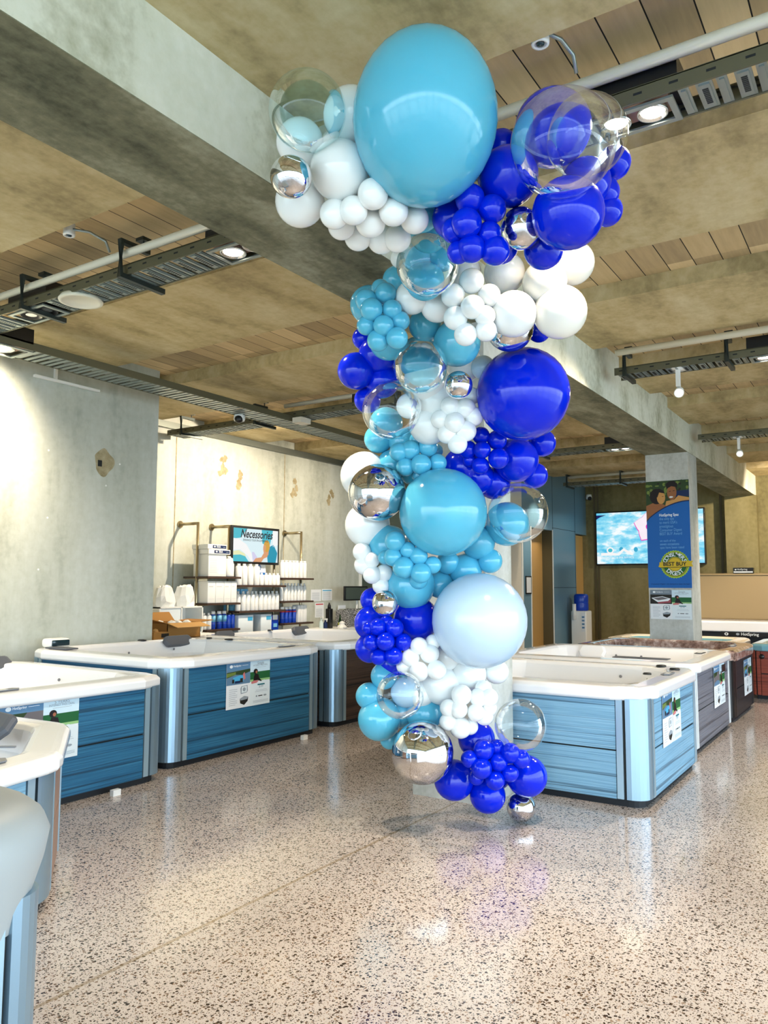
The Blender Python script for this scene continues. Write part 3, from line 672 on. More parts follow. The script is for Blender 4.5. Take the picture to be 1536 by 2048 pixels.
row(bottle('b', .27, .042, 'blue_bottle', 'product_white', (.4, .76, 'light_blue'), shoulder=.76, capr=.8), 'product_bottle', 'two-tone blue bottle with white cap, lowest left shelf', 'bottle', 'two-tone bottles, lowest left shelf', -8.74, lin(8.66, 8.9, 3), .925)
row(bottle('b', .24, .04, 'blue_bottle', 'black_plastic', shoulder=.8), 'product_bottle', 'dark blue bottle with black shoulder, lowest left shelf', 'bottle', 'dark bottles, lowest left shelf', -8.72, lin(8.97, 9.06, 2), .925)
for y, l in ((9.27, 'light blue carton tucked behind bottles, left on the second shelf under the screen'), (9.45, 'light blue carton behind bottles, right one on the second shelf under the screen')):
    MB().rbox((-9.05, y-.08, 1.185), (-8.84, y+.08, 1.53), 'light_blue', .008).solo('carton', l, 'carton')
for y, w_, l in ((9.3, .34, 'wide pale blue carton with teal patch on the lowest middle shelf'), (9.78, .26, 'pale blue carton standing right on the lowest middle shelf')):
    m = MB().rbox((-8.9, y-w_/2, .8), (-8.66, y+w_/2, 1.12), 'p_light', .008).box((-8.661, y+w_/2-.13, 1.03), (-8.657, y+w_/2-.02, 1.09), 'p_cyan'); m.solo('carton', l, 'carton')
MB().rbox((-8.86, 9.95, .8), (-8.7, 10.14, 1.1), 'blue_bottle', .02).box((-8.701, 9.98, 1.02), (-8.696, 10.1, 1.1), 'product_white').box((-8.701, 10.0, .9), (-8.696, 10.09, .96), 'light_blue').solo('pouch', 'blue and white pouch on the lowest middle shelf', 'pouch')
for y, l, lo in ((9.52, 'white shelf card with blue round logo, left one under the screen', 'product_white'), (9.86, 'blue and white shelf card with round logo, right one under the screen', 'p_blue')):
    m = MB(); q = [(y-.12, 1.59), (y+.12, 1.59), (y+.09, 1.93), (y-.09, 1.93)]
    m.loft([[(-8.86, a, b) for a, b in q], [(-8.85, a, b) for a, b in q]], 'product_white', cap=True)
    O, U, V_ = (-8.849, 0, 0), (0, 1, 0), (0, 0, 1)
    if lo == 'p_blue': m.flat(O, U, V_, [(y-.112, 1.66), (y+.112, 1.66), (y+.105, 1.8), (y-.105, 1.8)], 'p_blue', 1)
    m.fell(O, U, V_, y-.07, 1.88, .05, .05, 'p_blue', 2, 18).fell(O, U, V_, y-.07, 1.88, .035, .035, 'p_light', 3, 18).fell(O, U, V_, y-.07, 1.88, .016, .022, 'p_navy', 4, 12)
    m.solo('shelf_card', l, 'sign')
m = MB().rbox((-9.0, 8.48, 1.72), (-8.68, 8.86, 2.06), 'product_white', .008)
for i in range(9): m.box((-8.681, 8.51, 1.78+i*.025), (-8.679, 8.66, 1.788+i*.025), 'product_grey')
m.box((-8.681, 8.69, 1.76), (-8.679, 8.84, 2.0), 'p_light').solo('carton', 'large white printed carton on the top left shelf', 'carton')
for z, y0, y1, l in ((2.06, 8.46, 8.92, 'lower flat white box with dark label on the tall carton'), (2.135, 8.44, 8.84, 'upper flat white box with dark label on the tall carton')):
    m = MB().rbox((-9.0, y0, z), (-8.66, y1, z+.072), 'product_white', .004); O, U, V_ = (-8.6595, y0, z), (0, 1, 0), (0, 0, 1); W_ = y1-y0
    m.frect(O, U, V_, W_*.25, .013, W_*.97, .06, 'p_navy', 0).fell(O, U, V_, W_*.36, .038, .022, .012, 'p_white', 1, 10).text(O, U, V_, 'SILK' if z > 2.1 else 'SILK', W_*.46, .026, 'p_white', h=.032, bold=.015).frect(O, U, V_, W_*.8, .03, W_*.92, .036, 'p_grey', 1)
    m.solo('flat_box', l, 'box')
def jug(label, x, y, z, h, r):
    t = thing('jug', label, 'jug', (x, y, z))
    MB().lathe([(r*.95, 0), (r, .02), (r, h*.6), (r*.55, h*.84), (r*.3, h*.9)], 'product_white', (x, y, z), 16).build('body', t)
    MB().lathe([(r*.36, h*.89), (r*.36, h), (.002, h)], 'product_white', (x, y, z), 14).build('cap', t)
    MB().tube([(x, y+r*.3, z+h*.92), (x, y+r*.85, z+h*.88), (x, y+r*1.05, z+h*.7), (x, y+r*.95, z+h*.55)], .013, 'product_white', 8).build('handle', t)
jug('white jug with side handle on the top left shelf', -8.76, 8.99, 1.72, .32, .085)
for i, (y0, y1) in enumerate(((8.46, 8.62), (8.625, 8.8), (8.805, 8.95), (8.955, 9.08))):
    m = MB().rbox((-8.95, y0, 1.32), (-8.66, y1, 1.65), 'product_white', .006).box((-8.661, y0+.02, 1.38), (-8.659, y1-.02, 1.384), 'product_grey').box((-8.661, y0+.02, 1.56), (-8.659, y1-.05, 1.575), 'product_grey')
    m.solo('carton', 'white upright carton on the middle left shelf, %s of four' % ('first from the left', 'second from the left', 'third from the left', 'rightmost')[i], 'carton')
# bench, cabinet, bags and cardboard boxes in front of the shelves
b_ = thing('work_bench', 'low white bench behind the left hot tubs carrying boxes', 'bench', (-8.2, 7.3, 0))
MB().box((-9.2, 6.6, .86), (-7.75, 8.3, .9), 'white_plastic').build('top', b_)
for x in (-9.12, -7.83):
    for y in (6.68, 8.22): MB().box((x-.03, y-.03, 0), (x+.03, y+.03, .86), 'galv_dark').build('leg', b_)
c_ = thing('display_cabinet', 'small white open-front cabinet under the plastic bags', 'cabinet', (-8.7, 7.85, .9))
m = MB()
for a, b in (((-8.9, 7.45, .9), (-8.55, 7.47, 1.285)), ((-8.9, 7.85, .9), (-8.55, 7.87, 1.285)), ((-8.9, 8.25, .9), (-8.55, 8.27, 1.285)), ((-8.9, 7.45, 1.265), (-8.55, 8.27, 1.285)), ((-8.9, 7.45, .9), (-8.55, 8.27, .915)), ((-8.92, 7.45, .9), (-8.9, 8.27, 1.285))): m.box(a, b, 'white_plastic')
m.build('body', c_); MB().box((-8.57, 7.475, .915), (-8.56, 7.848, 1.262), 'p_light').build('door', c_)
MB().rbox((-8.72, 7.9, .915), (-8.6, 8.15, 1.04), 'p_cyan', .008).solo('carton', 'light blue carton inside the small open cabinet', 'carton')
def bag(label, y0, y1, h, seed):
    rnd = random.Random(seed); rings = []
    for i, (s, z) in enumerate(((.95, 0), (1, .2), (.98, .5), (.72, .92), (.5, 1.0), (.3, .97))):
        rings.append([(-8.72+.13*s*math.cos(a)*rnd.uniform(.75, 1.1), (y0+y1)/2+(y1-y0)/2*s*math.sin(a)*rnd.uniform(.86, 1.04), 1.285+h*z+rnd.uniform(-.02, .02)*(i > 0)) for a in [2*math.pi*j/14 for j in range(14)]])
    MB().loft(rings, 'product_white', cap=True, smooth=False).solo('plastic_bag', label, 'bag')
bag('crumpled white bag on the small cabinet, left one', 7.5, 7.86, .29, 3); bag('crumpled white bag on the small cabinet, right one by the cartons', 7.88, 8.24, .3, 5)
bx = thing('cardboard_box', 'open cardboard box with flaps spread, behind the middle left tub', 'box', (-8.05, 7.35, .9))
m = MB(); x0, x1, y0, y1, z0, z1 = -8.35, -7.85, 6.98, 7.55, .9, 1.1
for a, b in (((x0, y0, z0), (x1, y0+.008, z1)), ((x0, y1-.008, z0), (x1, y1, z1)), ((x0, y0, z0), (x0+.008, y1, z1)), ((x1-.008, y0, z0), (x1, y1, z1)), ((x0, y0, z0), (x1, y1, z0+.01))): m.box(a, b, 'card')
m.build('body', bx)
def flap(p, q, d, k='card_in'):
    p, q, d = Vector(p), Vector(q), Vector(d); n = (q-p).cross(d).normalized()*.004
    MB().loft([[p-n, q-n, q+d*.98-n, p+d-n], [p+n, q+n, q+d*.98+n, p+d+n]], k, cap=True).build('flap', bx)
flap((x1, y0, z1), (x1, y1, z1), (.17, .02, -.05)); flap((x0, y1, z1), (x1, y1, z1), (0, .24, .02), 'card'); flap((x0, y0, z1), (x1, y0, z1), (.0, -.22, .05), 'card'); flap((x0, y0, z1), (x0, y1, z1), (-.12, 0, .12), 'card')
m = MB()
for i in range(5):
    a = [(x0+.1+.07*i+random.uniform(-.03, .03), y0+.12+.08*i+random.uniform(-.04, .04)) for _ in range(1)][0]
    m.lathe([(.05, 0), (.07, .04), (.04, .08), (.002, .09)], 'product_white', (a[0], a[1], 1.04), 7, (random.uniform(-.6, .6), random.uniform(-.6, .6), 1), False)
m.build('packing_paper', bx)
m = MB().box((-7.98, 6.72, .9), (-7.8, 7.0, 1.0), 'card').box((-7.801, 6.84, .93), (-7.798, 6.96, .98), 'p_dark').lathe([(.04, 0), (.03, .03), (.002, .04)], 'card_in', (-7.9, 6.83, 1.0), 8)
m.solo('cardboard_box', 'small brown cardboard box with dark print, left of the open box', 'box')
# recess wall screen
tv = thing('media_screen', 'wall screen with black frame above the product shelves', 'screen', (-8.8, 9.66, 1.93))
MB().rbox((-8.84, 9.085, 1.93), (-8.8, 10.235, 2.545), 'black_plastic', .008).build('bezel', tv)
MB().box((-9.28, 9.5, 2.1), (-8.84, 9.8, 2.35), 'black_plastic').build('wall_mount', tv)
O, U, V_ = (-8.7995, 9.085, 1.93), (0, 1, 0), (0, 0, 1); m = MB()
m.frect(O, U, V_, .04, .04, 1.11, .575, 'e_pale', 0)
m.flat(O, U, V_, [(.04, .4), (.2, .42), (.36, .575), (.04, .575)], 'e_teal', 1).flat(O, U, V_, [(.72, .35), (.9, .3), (.98, .575), (.7, .575)], 'e_teal', 1)
m.flat(O, U, V_, [(.86, .04), (1.06, .04), (1.1, .2), (1.0, .34), (.9, .3), (.84, .16)], 'e_deep', 2)
m.flat(O, U, V_, [(.04, .04), (.4, .04), (.3, .14), (.12, .17), (.04, .14)], 'e_teal', 2)
m.flat(O, U, V_, [(.04, .22), (.2, .23), (.38, .13), (.46, .04), (.5, .04), (.46, .18), (.34, .32), (.16, .4), (.04, .41)], 'e_white', 3)
m.flat(O, U, V_, [(.04, .2), (.16, .22), (.3, .17), (.34, .12), (.2, .15), (.04, .14)], 'e_lemon', 3).flat(O, U, V_, [(.5, .04), (.58, .04), (.6, .12), (.52, .2), (.47, .2)], 'e_lilac', 3)
m.flat(O, U, V_, [(.5, .04), (.7, .04), (.76, .1), (.85, .13), (.86, .2), (.78, .22), (.7, .12), (.56, .1)], 'e_skin', 4).flat(O, U, V_, [(.76, .18), (.87, .16), (.89, .3), (.86, .38), (.76, .36), (.74, .26)], 'e_skin', 5).fell(O, U, V_, .83, .31, .075, .1, 'e_hair', 6, 18).fell(O, U, V_, .775, .28, .035, .05, 'e_skin', 7, 12)
m.flat(O, U, V_, [(.98, .3), (1.11, .34), (1.11, .575), (.98, .575)], 'e_white', 2)
m.text(O, U, V_, 'Necessories', .2, .43, 'e_ink', w=.76, h=.13, lay=8, shear=.3, bold=.022)
m.text(O, U, V_, 'ENHANCE YOUR SPA EXPERIENCE', .26, .375, 'e_ink', w=.6, h=.032, lay=8, bold=.01)
m.build('screen', tv)
# desk corner at the end of the recess wall
dk = thing('desk', 'desk at the end of the recess wall, holding binders', 'desk', (-8.95, 12.2, 0))
MB().box((-9.27, 11.15, .76), (-8.6, 13.25, .8), 'white_plastic').build('desktop', dk)
for y in (11.2, 13.2): MB().box((-9.25, y-.02, 0), (-8.65, y+.02, .76), 'dark_teal').build('side_panel', dk)
for i in range(4):
    y = 12.42+.085*i+(.03 if i == 3 else 0); m = MB().rbox((-8.98, y-.04, .8), (-8.7, y+.04, 1.13+.012*(i % 2)), 'binder' if i < 3 else 'black_plastic', .004)
    if i: m.box((-8.7015, y-.025, .9), (-8.6985, y+.025, 1.03 if i < 3 else 1.1), 'paper')
    if i in (1, 2): m.disc((-8.7, y, 1.09), .018, (1, 0, 0), 'paper', .003, 14)
    m.solo('ring_binder', ('wide marbled black binder without label on the desk', 'marbled binder with white spine label, left of the labelled pair', 'marbled binder with white spine label, right of the labelled pair', 'black binder with long white label, nearest the monitor')[i], 'binder')
MB().rbox((-9.05, 12.2, .8), (-8.75, 12.4, 1.12), 'binder', .004).solo('file_box', 'wide marbled file box left of the binders on the desk', 'file box')
mo = thing('monitor', 'grey screen monitor on a thin pole above the binders', 'monitor', (-8.85, 12.5, .8))
MB().tube([(-8.85, 12.62, .8), (-8.85, 12.62, 1.4)], .02, 'white_plastic').build('pole', mo)
MB().rbox((-8.83, 12.14, 1.3), (-8.79, 12.9, 1.575), 'black_plastic', .006).build('casing', mo)
MB().box((-8.7905, 12.17, 1.325), (-8.788, 12.87, 1.55), 'screen_grey' if 'screen_grey' in M else 'dark_teal').build('screen', mo)
for y0, y1, z0, z1, l, hd in ((11.72, 12.03, 1.29, 1.51, 'plain white notice on the wall, left of the pair', None), (12.06, 12.38, 1.3, 1.52, 'white notice with blue heading on the wall, right of the pair', 'p_cyan'), (11.85, 12.12, .98, 1.26, 'white notice with red heading below the wall pair', 'red')):
    m = MB().box((-9.279, y0, z0), (-9.275, y1, z1), 'paper')
    if hd: m.box((-9.275, y0+.02, z1-.04), (-9.2745, y1-.02, z1-.02), hd)
    for i in range(7): m.box((-9.275, y0+.03, z0+.02+i*.022), (-9.2745, y1-.05, z0+.026+i*.022), 'paper_text')
    m.solo('paper_notice', l, 'notice')
m = MB().rbox((-8.9, 11.68, .8), (-8.8, 11.78, 1.16), 'black_plastic', .01).lathe([(.035, 0), (.03, .06), (.015, .09), (.015, .11)], 'black_plastic', (-8.85, 11.73, 1.16), 12); m.solo('tall_dispenser', 'tall black dispenser on the desk left of binders', 'dispenser')
def spray(label, y, col, h=.2):
    t = thing('spray_bottle', label, 'spray bottle', (-8.78, y, .8))
    MB().lathe([(.04, 0), (.042, .01), (.042, h*.6), (.016, h*.82), (.016, h)], col, (-8.78, y, .8), 14).build('body', t)
    MB().box((-8.79, y-.02, .8+h), (-8.74, y+.02, .8+h+.03), 'product_white').box((-8.75, y-.008, .8+h-.03), (-8.74, y+.008, .8+h), 'product_white').build('trigger', t)
spray('frosted spray bottle on the desk, leftmost by the wall notices', 11.4, 'clear_jar'); spray('dark blue spray bottle between frosted bottle and black dispenser', 11.52, 'p_navy', .16)
MB().lathe([(.035, 0), (.036, .12), (.014, .19), (.014, .25), (.002, .25)], 'green_glass', (-8.74, 11.92, .8), 14).lathe([(.0365, .05), (.0365, .1)], 'yellow_green', (-8.74, 11.92, .8), 14).solo('glass_bottle', 'dark green bottle with yellow label on the desk', 'bottle')
MB().lathe([(.09, 0), (.1, .02), (.05, .07), (.055, .1), (.02, .13), (.002, .13)], 'product_white', (-8.68, 11.9, .8), 9, None, False).solo('tissue_bundle', 'crumpled white tissue bundle in front of the green bottle', 'tissue')
MB().box((-9.2, 12.5, 1.13), (-9.19, 12.72, 1.2), 'paper').box((-9.22, 12.5, .8), (-9.2, 12.52, 1.2), 'paper').solo('desk_sign', 'small white sign standing behind the binders', 'sign')
# ------------------------------------------------------------------ posters on the tubs
def poster(label, O, U, w, h, alt=0, stripe=True):
    O = Vector(O); U = Vector(U).normalized(); V_ = Vector((0, 0, 1)); N = U.cross(V_)
    t = thing('spa_poster', label, 'poster', O+U*w/2, 'printed posters hung on the spas')
    m = MB(); m.loft([[O, O+U*w, O+U*w+V_*h, O+V_*h], [O+N*.002, O+U*w+N*.002, O+U*w+V_*h+N*.002, O+V_*h+N*.002]], 'paper', cap=True); m.build('sheet', t)
    Q = O+N*.0025; m = MB(); R_ = lambda x0, y0, x1, y1, k, l=0: m.frect(Q, U, V_, x0*w, y0*h, x1*w, y1*h, k, l)
    F = lambda pts, k, l=0: m.flat(Q, U, V_, [(x*w, y*h) for x, y in pts], k, l)
    mid = .53
    R_(0, .84, mid, 1, 'p_band_grey' if alt == 2 else 'p_band'); m.fell(Q, U, V_, .1*w, .925*h, .035*w, .035*h, 'p_white', 1, 14).text(Q, U, V_, 'HotSpring', .15*w, .91*h, 'p_white', w=.17*w, lay=1, bold=.02).frect(Q, U, V_, .34*w, .925*h, .48*w, .932*h, 'p_white', 1)
    if alt == 2:      # tub on black
        R_(0, .52, mid, .84, 'p_dark'); F([(.03, .72), (.3, .78), (.5, .7), (.44, .62), (.18, .58)], 'p_white', 1); F([(.06, .71), (.3, .76), (.45, .7), (.2, .64)], 'p_stone', 2); F([(.18, .58), (.44, .62), (.5, .7), (.5, .56), (.2, .53)], 'p_red', 2)
    elif alt == 1:
        R_(0, .52, mid, .84, 'p_stone'); F([(0, .72), (.28, .76), (.33, .84), (0, .84)], 'p_tree', 1); F([(.05, .6), (.3, .64), (.5, .6), (.5, .52), (0, .52)], 'p_tub', 2)
    else:
        R_(0, .52, mid, .84, 'p_tub'); F([(0, .68), (.2, .74), (.35, .72), (mid, .78), (mid, .84), (0, .8)], 'p_tree', 1); F([(0, .7), (.2, .74), (.2, .8), (0, .78)], 'p_leaf', 2)
        F([(.14, .68), (.3, .72), (.4, .7), (.38, .58), (.16, .56)], 'p_cyan', 2); F([(.12, .64), (.17, .64), (.17, .56), (.12, .56)], 'p_dark', 3); F([(.3, .65), (.36, .65), (.36, .56), (.3, .56)], 'p_dark', 3); F([(.18, .6), (.3, .6), (.3, .55), (.18, .55)], 'p_navy', 3); F([(.36, .74), (.4, .78), (.42, .64), (.38, .6)], 'p_pink', 3)
    # right half: sky, hedge, lawn, seated person
    R_(mid, .72, 1, 1, 'p_sky'); R_(mid, .58, 1, .75, 'p_hedge', 1); R_(mid, .54, 1, .585, 'p_lawn', 2)
    m.text(Q, U, V_, '5 YEARS', .77*w, .915*h, 'p_grey', w=.2*w, lay=2, align='C') if alt == 1 else m.text(Q, U, V_, 'Simple', .77*w, .915*h, 'p_grey', w=.16*w, lay=2, align='C', shear=.2)
    m.text(Q, U, V_, 'INTEREST FREE DEAL', .77*w, .875*h, 'p_grey', w=.34*w, lay=2, align='C'); m.frect(Q, U, V_, .65*w, .845*h, .9*w, .85*h, 'p_grey', 2)
    F([(.6, .55), (.62, .66), (.66, .7), (.72, .69), (.74, .6), (.8, .54), (.79, .52), (.7, .56)], 'p_hair', 4); m.fell(Q, U, V_, .655*w, .76*h, .05*w, .06*h, 'p_hair', 4, 16).fell(Q, U, V_, .672*w, .745*h, .022*w, .032*h, 'p_skin', 5, 12); F([(.63, .7), (.69, .7), (.69, .56), (.64, .55)], 'p_hair', 5); F([(.55, .53), (.62, .56), (.73, .55), (.68, .5), (.56, .49)], 'p_pink', 6)
    F([(mid, .5), (.7, .5), (.86, .55), (1, .5), (1, .0), (mid, 0)], 'p_light', 3)
    R_(.7, .44, .87, .47, 'p_teal', 7); m.text(Q, U, V_, '$199', .785*w, .385*h, 'p_grey', w=.1*w, lay=7, align='C'); R_(.66, .33, .92, .335, 'p_grey', 7); R_(.64, .3, .94, .305, 'p_grey', 7)
    m.fell(Q, U, V_, .68*w, .2*h, .02*w, .02*h, 'p_grey', 7, 10); R_(.72, .19, .82, .21, 'p_dark', 7); m.fell(Q, U, V_, .88*w, .2*h, .04*w, .02*h, 'p_grey', 7, 10)
    for i in range(3): R_(.6, .06+i*.02, .96, .065+i*.02, 'p_grey', 7)
    for i in range(9): R_(.06, .08+.042*i, .24 if i % 3 else .2, .088+.042*i, 'p_grey', 2)
    F([(.32, .3), (.46, .32), (.48, .36), (.47, .48), (.33, .47), (.31, .42)], 'p_grey', 2); F([(.335, .32), (.455, .335), (.455, .465), (.34, .455)], 'p_light', 3); m.fell(Q, U, V_, .395*w, .395*h, .035*w, .045*h, 'p_grey', 4, 12)
    F([(.3, .2), (.4, .25), (.49, .22), (.48, .13), (.4, .05), (.31, .1)], 'p_dark', 2); F([(.3, .2), (.4, .25), (.49, .22), (.46, .17), (.32, .16)], 'p_grey', 3)
    m.build('print', t); return t
poster('poster with seated woman on the middle left teal tub', (-5.328, 5.47, .425), (0, 1, 0), .61, .43)
poster('large poster headed 5 YEARS on the nearest teal tub of left row', (-5.138, 3.12, .34), (0, 1, 0), .62, .435, 1)
poster('narrow-looking poster on the slate blue tub beside the balloon column', (-1.558, 6.31, .365), (0, 1, 0), .585, .415)
poster('poster on the warm grey tub, second in the right row', (-1.656, 8.86, .33), (0, 1, 0), .6, .43, 1)
poster('poster on the charcoal tub with marbled rim', (-1.668, 10.85, .23), (0, 1, 0), .58, .44)
poster('poster taped low on the column below the blue banner', (-3.18, 12.357, 1.1), (1, 0, 0), .6, .44, 2)
for (x, y, l) in ((-5.2, 6.5, 'middle left tub'), (-5.02, 4.0, 'nearest teal tub of left row')):
    MB().box((x-.06, y, 0), (x-.02, y+.07, .045), 'white_plastic').solo('leveling_shim', 'small white shim block at the foot of the '+l, 'shim')
# ------------------------------------------------------------------ banner on the column
bn = thing('award_banner', 'tall blue banner with gold award seal on the concrete column', 'banner', (-2.88, 12.35, 1.57))
O = Vector((-3.2, 12.352, 1.57)); U = Vector((1, 0, 0)); V_ = Vector((0, 0, 1)); W_, H_ = .635, 1.635
Q = O-Vector((0, .0006, 0)); m = MB(); F = lambda pts, k, l=0: m.flat(Q, U, V_, pts, k, l)
yb = lambda x: 1.02+.29*math.sin(min(1, x/W_)*math.pi/2)**.8
cur = [(W_*i/12, yb(W_*i/12)) for i in range(13)]
F(cur+[(W_, H_), (0, H_)], 'p_tree', 0)
for i in range(46):
    x, y = random.uniform(.02, W_-.02), random.uniform(1.42, H_-.02); m.fell(Q, U, V_, x, y, random.uniform(.015, .035), random.uniform(.01, .03), random.choice(['p_leaf', 'p_tree', 'p_dark', 'p_leaf']), 1+.05*(i % 8), 8)
F([(.44, 1.38), (W_, 1.38), (W_, 1.48), (.44, 1.47)], 'p_navy', 2)
# man
F([(.28, yb(.28)+.01), (.4, yb(.4)+.01), (.5, yb(.5)+.01), (W_, yb(W_)+.01), (W_, 1.36), (.48, 1.4), (.42, 1.34), (.3, 1.32)], 'p_skin_lit', 3)
m.fell(Q, U, V_, .385, 1.45, .07, .115, 'p_skin_dark', 4, 20); F([(.31, 1.5), (.3, 1.58), (.34, 1.62), (.42, 1.625), (.47, 1.58), (.46, 1.48), (.45, 1.53), (.38, 1.545), (.33, 1.52)], 'p_hair', 5)
m.fell(Q, U, V_, .375, 1.38, .03, .012, 'p_white', 6, 10, 0); F([(.345, 1.47), (.37, 1.475), (.37, 1.467), (.345, 1.46)], 'p_hair', 6); F([(.4, 1.475), (.43, 1.48), (.43, 1.472), (.4, 1.467)], 'p_hair', 6)
# woman
F([(0, yb(0)+.01)]+[(x, yb(x)+.008) for x in (.1, .2, .3)]+[(.28, 1.26), (.2, 1.3), (.1, 1.3), (0, 1.26)], 'p_skin_dark', 5)
m.fell(Q, U, V_, .16, 1.4, .105, .12, 'p_hair', 6, 20); m.fell(Q, U, V_, .225, 1.375, .062, .095, 'p_skin_lit', 7, 18); F([(.13, 1.5), (.2, 1.52), (.27, 1.48), (.28, 1.44), (.2, 1.46), (.17, 1.38)], 'p_hair', 8); F([(.24, 1.395), (.265, 1.4), (.265, 1.393), (.24, 1.388)], 'p_hair', 8); F([(.25, 1.325), (.275, 1.33), (.27, 1.32)], 'p_red', 8)
F([(a, b+.012) for a, b in cur]+[(a, b-.006) for a, b in reversed(cur)], 'p_navy', 9)
m.build('photo', bn)
m = MB().box((-3.2, 12.352, 1.57), (-3.2+W_, 12.358, 1.57+H_), 'p_blue')
for i, (tx, wd_, bo) in enumerate((('HotSpring Spas', .285, .025), ('the only spa', .215, 0), ("to merit USA's", .26, 0), ('prestigious', .2, 0), ('Consumer Digest', .325, 0), ('BEST BUY Award', .325, 0))): m.text(Q, U, V_, tx, .19, 1.09-.0576*i, 'p_light' if i == 0 else 'p_text', w=wd_, h=.042, lay=2, bold=bo)
for i, (tx, wd_, bo) in enumerate((('on each of the', .23, 0), ('seven occasions', .28, .01), ('spas have been rated', .35, 0))): m.text(Q, U, V_, tx, .19, .7-.052*i, 'p_text', w=wd_, h=.036, lay=2, bold=bo)
m.text(Q, U, V_, 'Consumers Digest - we demand to make the best', .04, .05, 'p_navy', w=.56, lay=2, shear=.25)
m.build('board', bn)
m = MB(); cx, cy = .4, .355; s0 = len(m.v)
gear = [(cx+(.19 if i % 2 else .178)*math.cos(2*math.pi*i/72), cy+(.19 if i % 2 else .178)*math.sin(2*math.pi*i/72)) for i in range(72)]
F(gear, 'p_lime', 3); m.fell(Q, U, V_, cx, cy, .165, .165, 'p_green', 4, 40).fell(Q, U, V_, cx, cy, .158, .158, 'p_gold', 5, 40).fell(Q, U, V_, cx, cy, .153, .153, 'p_green', 6, 40).fell(Q, U, V_, cx, cy, .098, .098, 'p_gold', 7, 36).fell(Q, U, V_, cx, cy, .092, .092, 'p_green', 8, 36).fell(Q, U, V_, cx, cy, .086, .086, 'p_gold', 9, 36)
for word, r0, a0, a1, flip in (('CONSUMERS', .108, 158, 22, 0), ('DIGEST', .145, 228, 312, 1)):
    n = len(word)
    for i, ch in enumerate(word):
        a = math.radians(a0+(a1-a0)*i/(n-1)); m.text(Q, U, V_, ch, cx+r0*math.cos(a), cy+r0*math.sin(a), 'p_light', h=.052, lay=10, bold=.02, align='C', ang=a-math.pi/2 if not flip else a+math.pi/2)
F([(cx-.2, cy+.03), (cx+.2, cy+.045), (cx+.232, cy+.045), (cx+.215, cy+.01), (cx+.232, cy-.03), (cx+.19, cy-.03), (cx-.19, cy-.04), (cx-.215, cy-.03), (cx-.2, cy)], 'p_gold', 12); F([(cx-.19, cy-.04), (cx+.19, cy-.03), (cx+.19, cy-.037), (cx-.19, cy-.047)], 'p_dark', 13)
m.text(Q, U, V_, 'BEST BUY', cx, cy-.018, 'p_dark', w=.3, lay=14, bold=.03, align='C')
for i_ in range(len(m.v)): d_ = m.v[i_]-(Q+U*cx+V_*cy); m.v[i_] = Q+U*cx+V_*cy+Vector((d_.x*1.13, d_.y, d_.z*1.13))
m.build('award_seal', bn)
# ------------------------------------------------------------------ picture screen on the back wall
vs = thing('picture_screen', 'large lit picture screen with flower on the dark back wall', 'screen', (-4.94, 19.2, 2.14))
MB().rbox((-6.23, 19.2, 2.1), (-3.66, 19.29, 3.42), 'black_plastic', .01).build('casing', vs)
m = MB().box((-6.2, 19.195, 2.135), (-3.69, 19.2, 3.39), 'wallscreen'); O = Vector((-6.2, 19.1945, 2.135)); F = lambda pts, k, l=0: m.flat(O, U, V_, pts, k, l)
def petal(cx, cy, a, L_, w_, k, l): F([(cx+math.cos(a)*L_*t-math.sin(a)*w_*math.sin(math.pi*t**.8)*s, cy+math.sin(a)*L_*t+math.cos(a)*w_*math.sin(math.pi*t**.8)*s) for s, ts in ((1, [i/10 for i in range(11)]), (-1, [i/10 for i in range(9, 0, -1)])) for t in ts], k, l)
for i in range(5):
    a = math.radians(165+72*i); petal(1.3, .88, a, .4, .2, 'e_pink', 1); petal(1.3, .89, a, .385, .188, 'e_petal', 2)
m.fell(O, U, V_, 1.3, .88, .1, .09, 'e_pink', 4, 14).fell(O, U, V_, 1.32, .84, .04, .03, 'e_navy', 5, 10)
for x, y in ((.6, .35), (.95, .34), (2.0, .3), (1.8, .6)): m.fell(O, U, V_, x, y, .05, .06, 'e_spot', 1, 12)
F([(.1, .2), (.42, .2), (.42, .27), (.1, .27)], 'e_white', 3); m.fell(O, U, V_, .33, .33, .09, .08, 'e_white', 3, 18).fell(O, U, V_, .33, .33, .055, .048, 'e_teal', 4, 16)
F([(.42, .2), (.55, .2), (.66, .31), (.8, .22), (.86, .2), (.9, .23), (.66, .38), (.5, .25), (.42, .27)], 'e_white', 3)
m.text(O, U, V_, 'SPAS POOLS & SPA SERVICE', .1, .13, 'e_white', w=.8, lay=3)
F([(0, 1.2), (.25, 1.2), (.1, 1.16), (0, 1.1)], 'e_navy', 2); m.build('screen', vs)
# water cooler
wc = thing('water_cooler', 'white water cooler with blue bottle by the hall wall', 'water cooler', (-6.2, 17.9, 0))
MB().rbox((-6.38, 17.75, 0), (-6.02, 18.15, 1.02), 'white_plastic', .025).build('cabinet', wc)
MB().lathe([(.15, 0), (.165, .03), (.165, .15), (.158, .17), (.165, .19), (.165, .34), (.14, .385), (.002, .39)], 'blue_bottle', (-6.2, 17.95, 1.02), 22).build('bottle', wc)
MB().tube([(-6.29, 17.72, .82), (-6.29, 17.72, 1.18)], .045, 'white_plastic', 14).build('cup_tube', wc)
m = MB().box((-6.13, 17.742, .55), (-6.04, 17.75, .98), 'paper')
for q in range(4): m.box((-6.12, 17.741, .62+.08*q), (-6.06, 17.742, .66+.08*q), 'p_band')
m.build('control_panel', wc)
m = MB().box((-6.5, 15.38, 1.42), (-6.485, 15.68, 1.8), 'black_plastic').box((-6.4849, 15.41, 1.45), (-6.4835, 15.65, 1.77), 'paper')
m.solo('framed_notice', 'black framed white notice beside the hall door', 'notice')
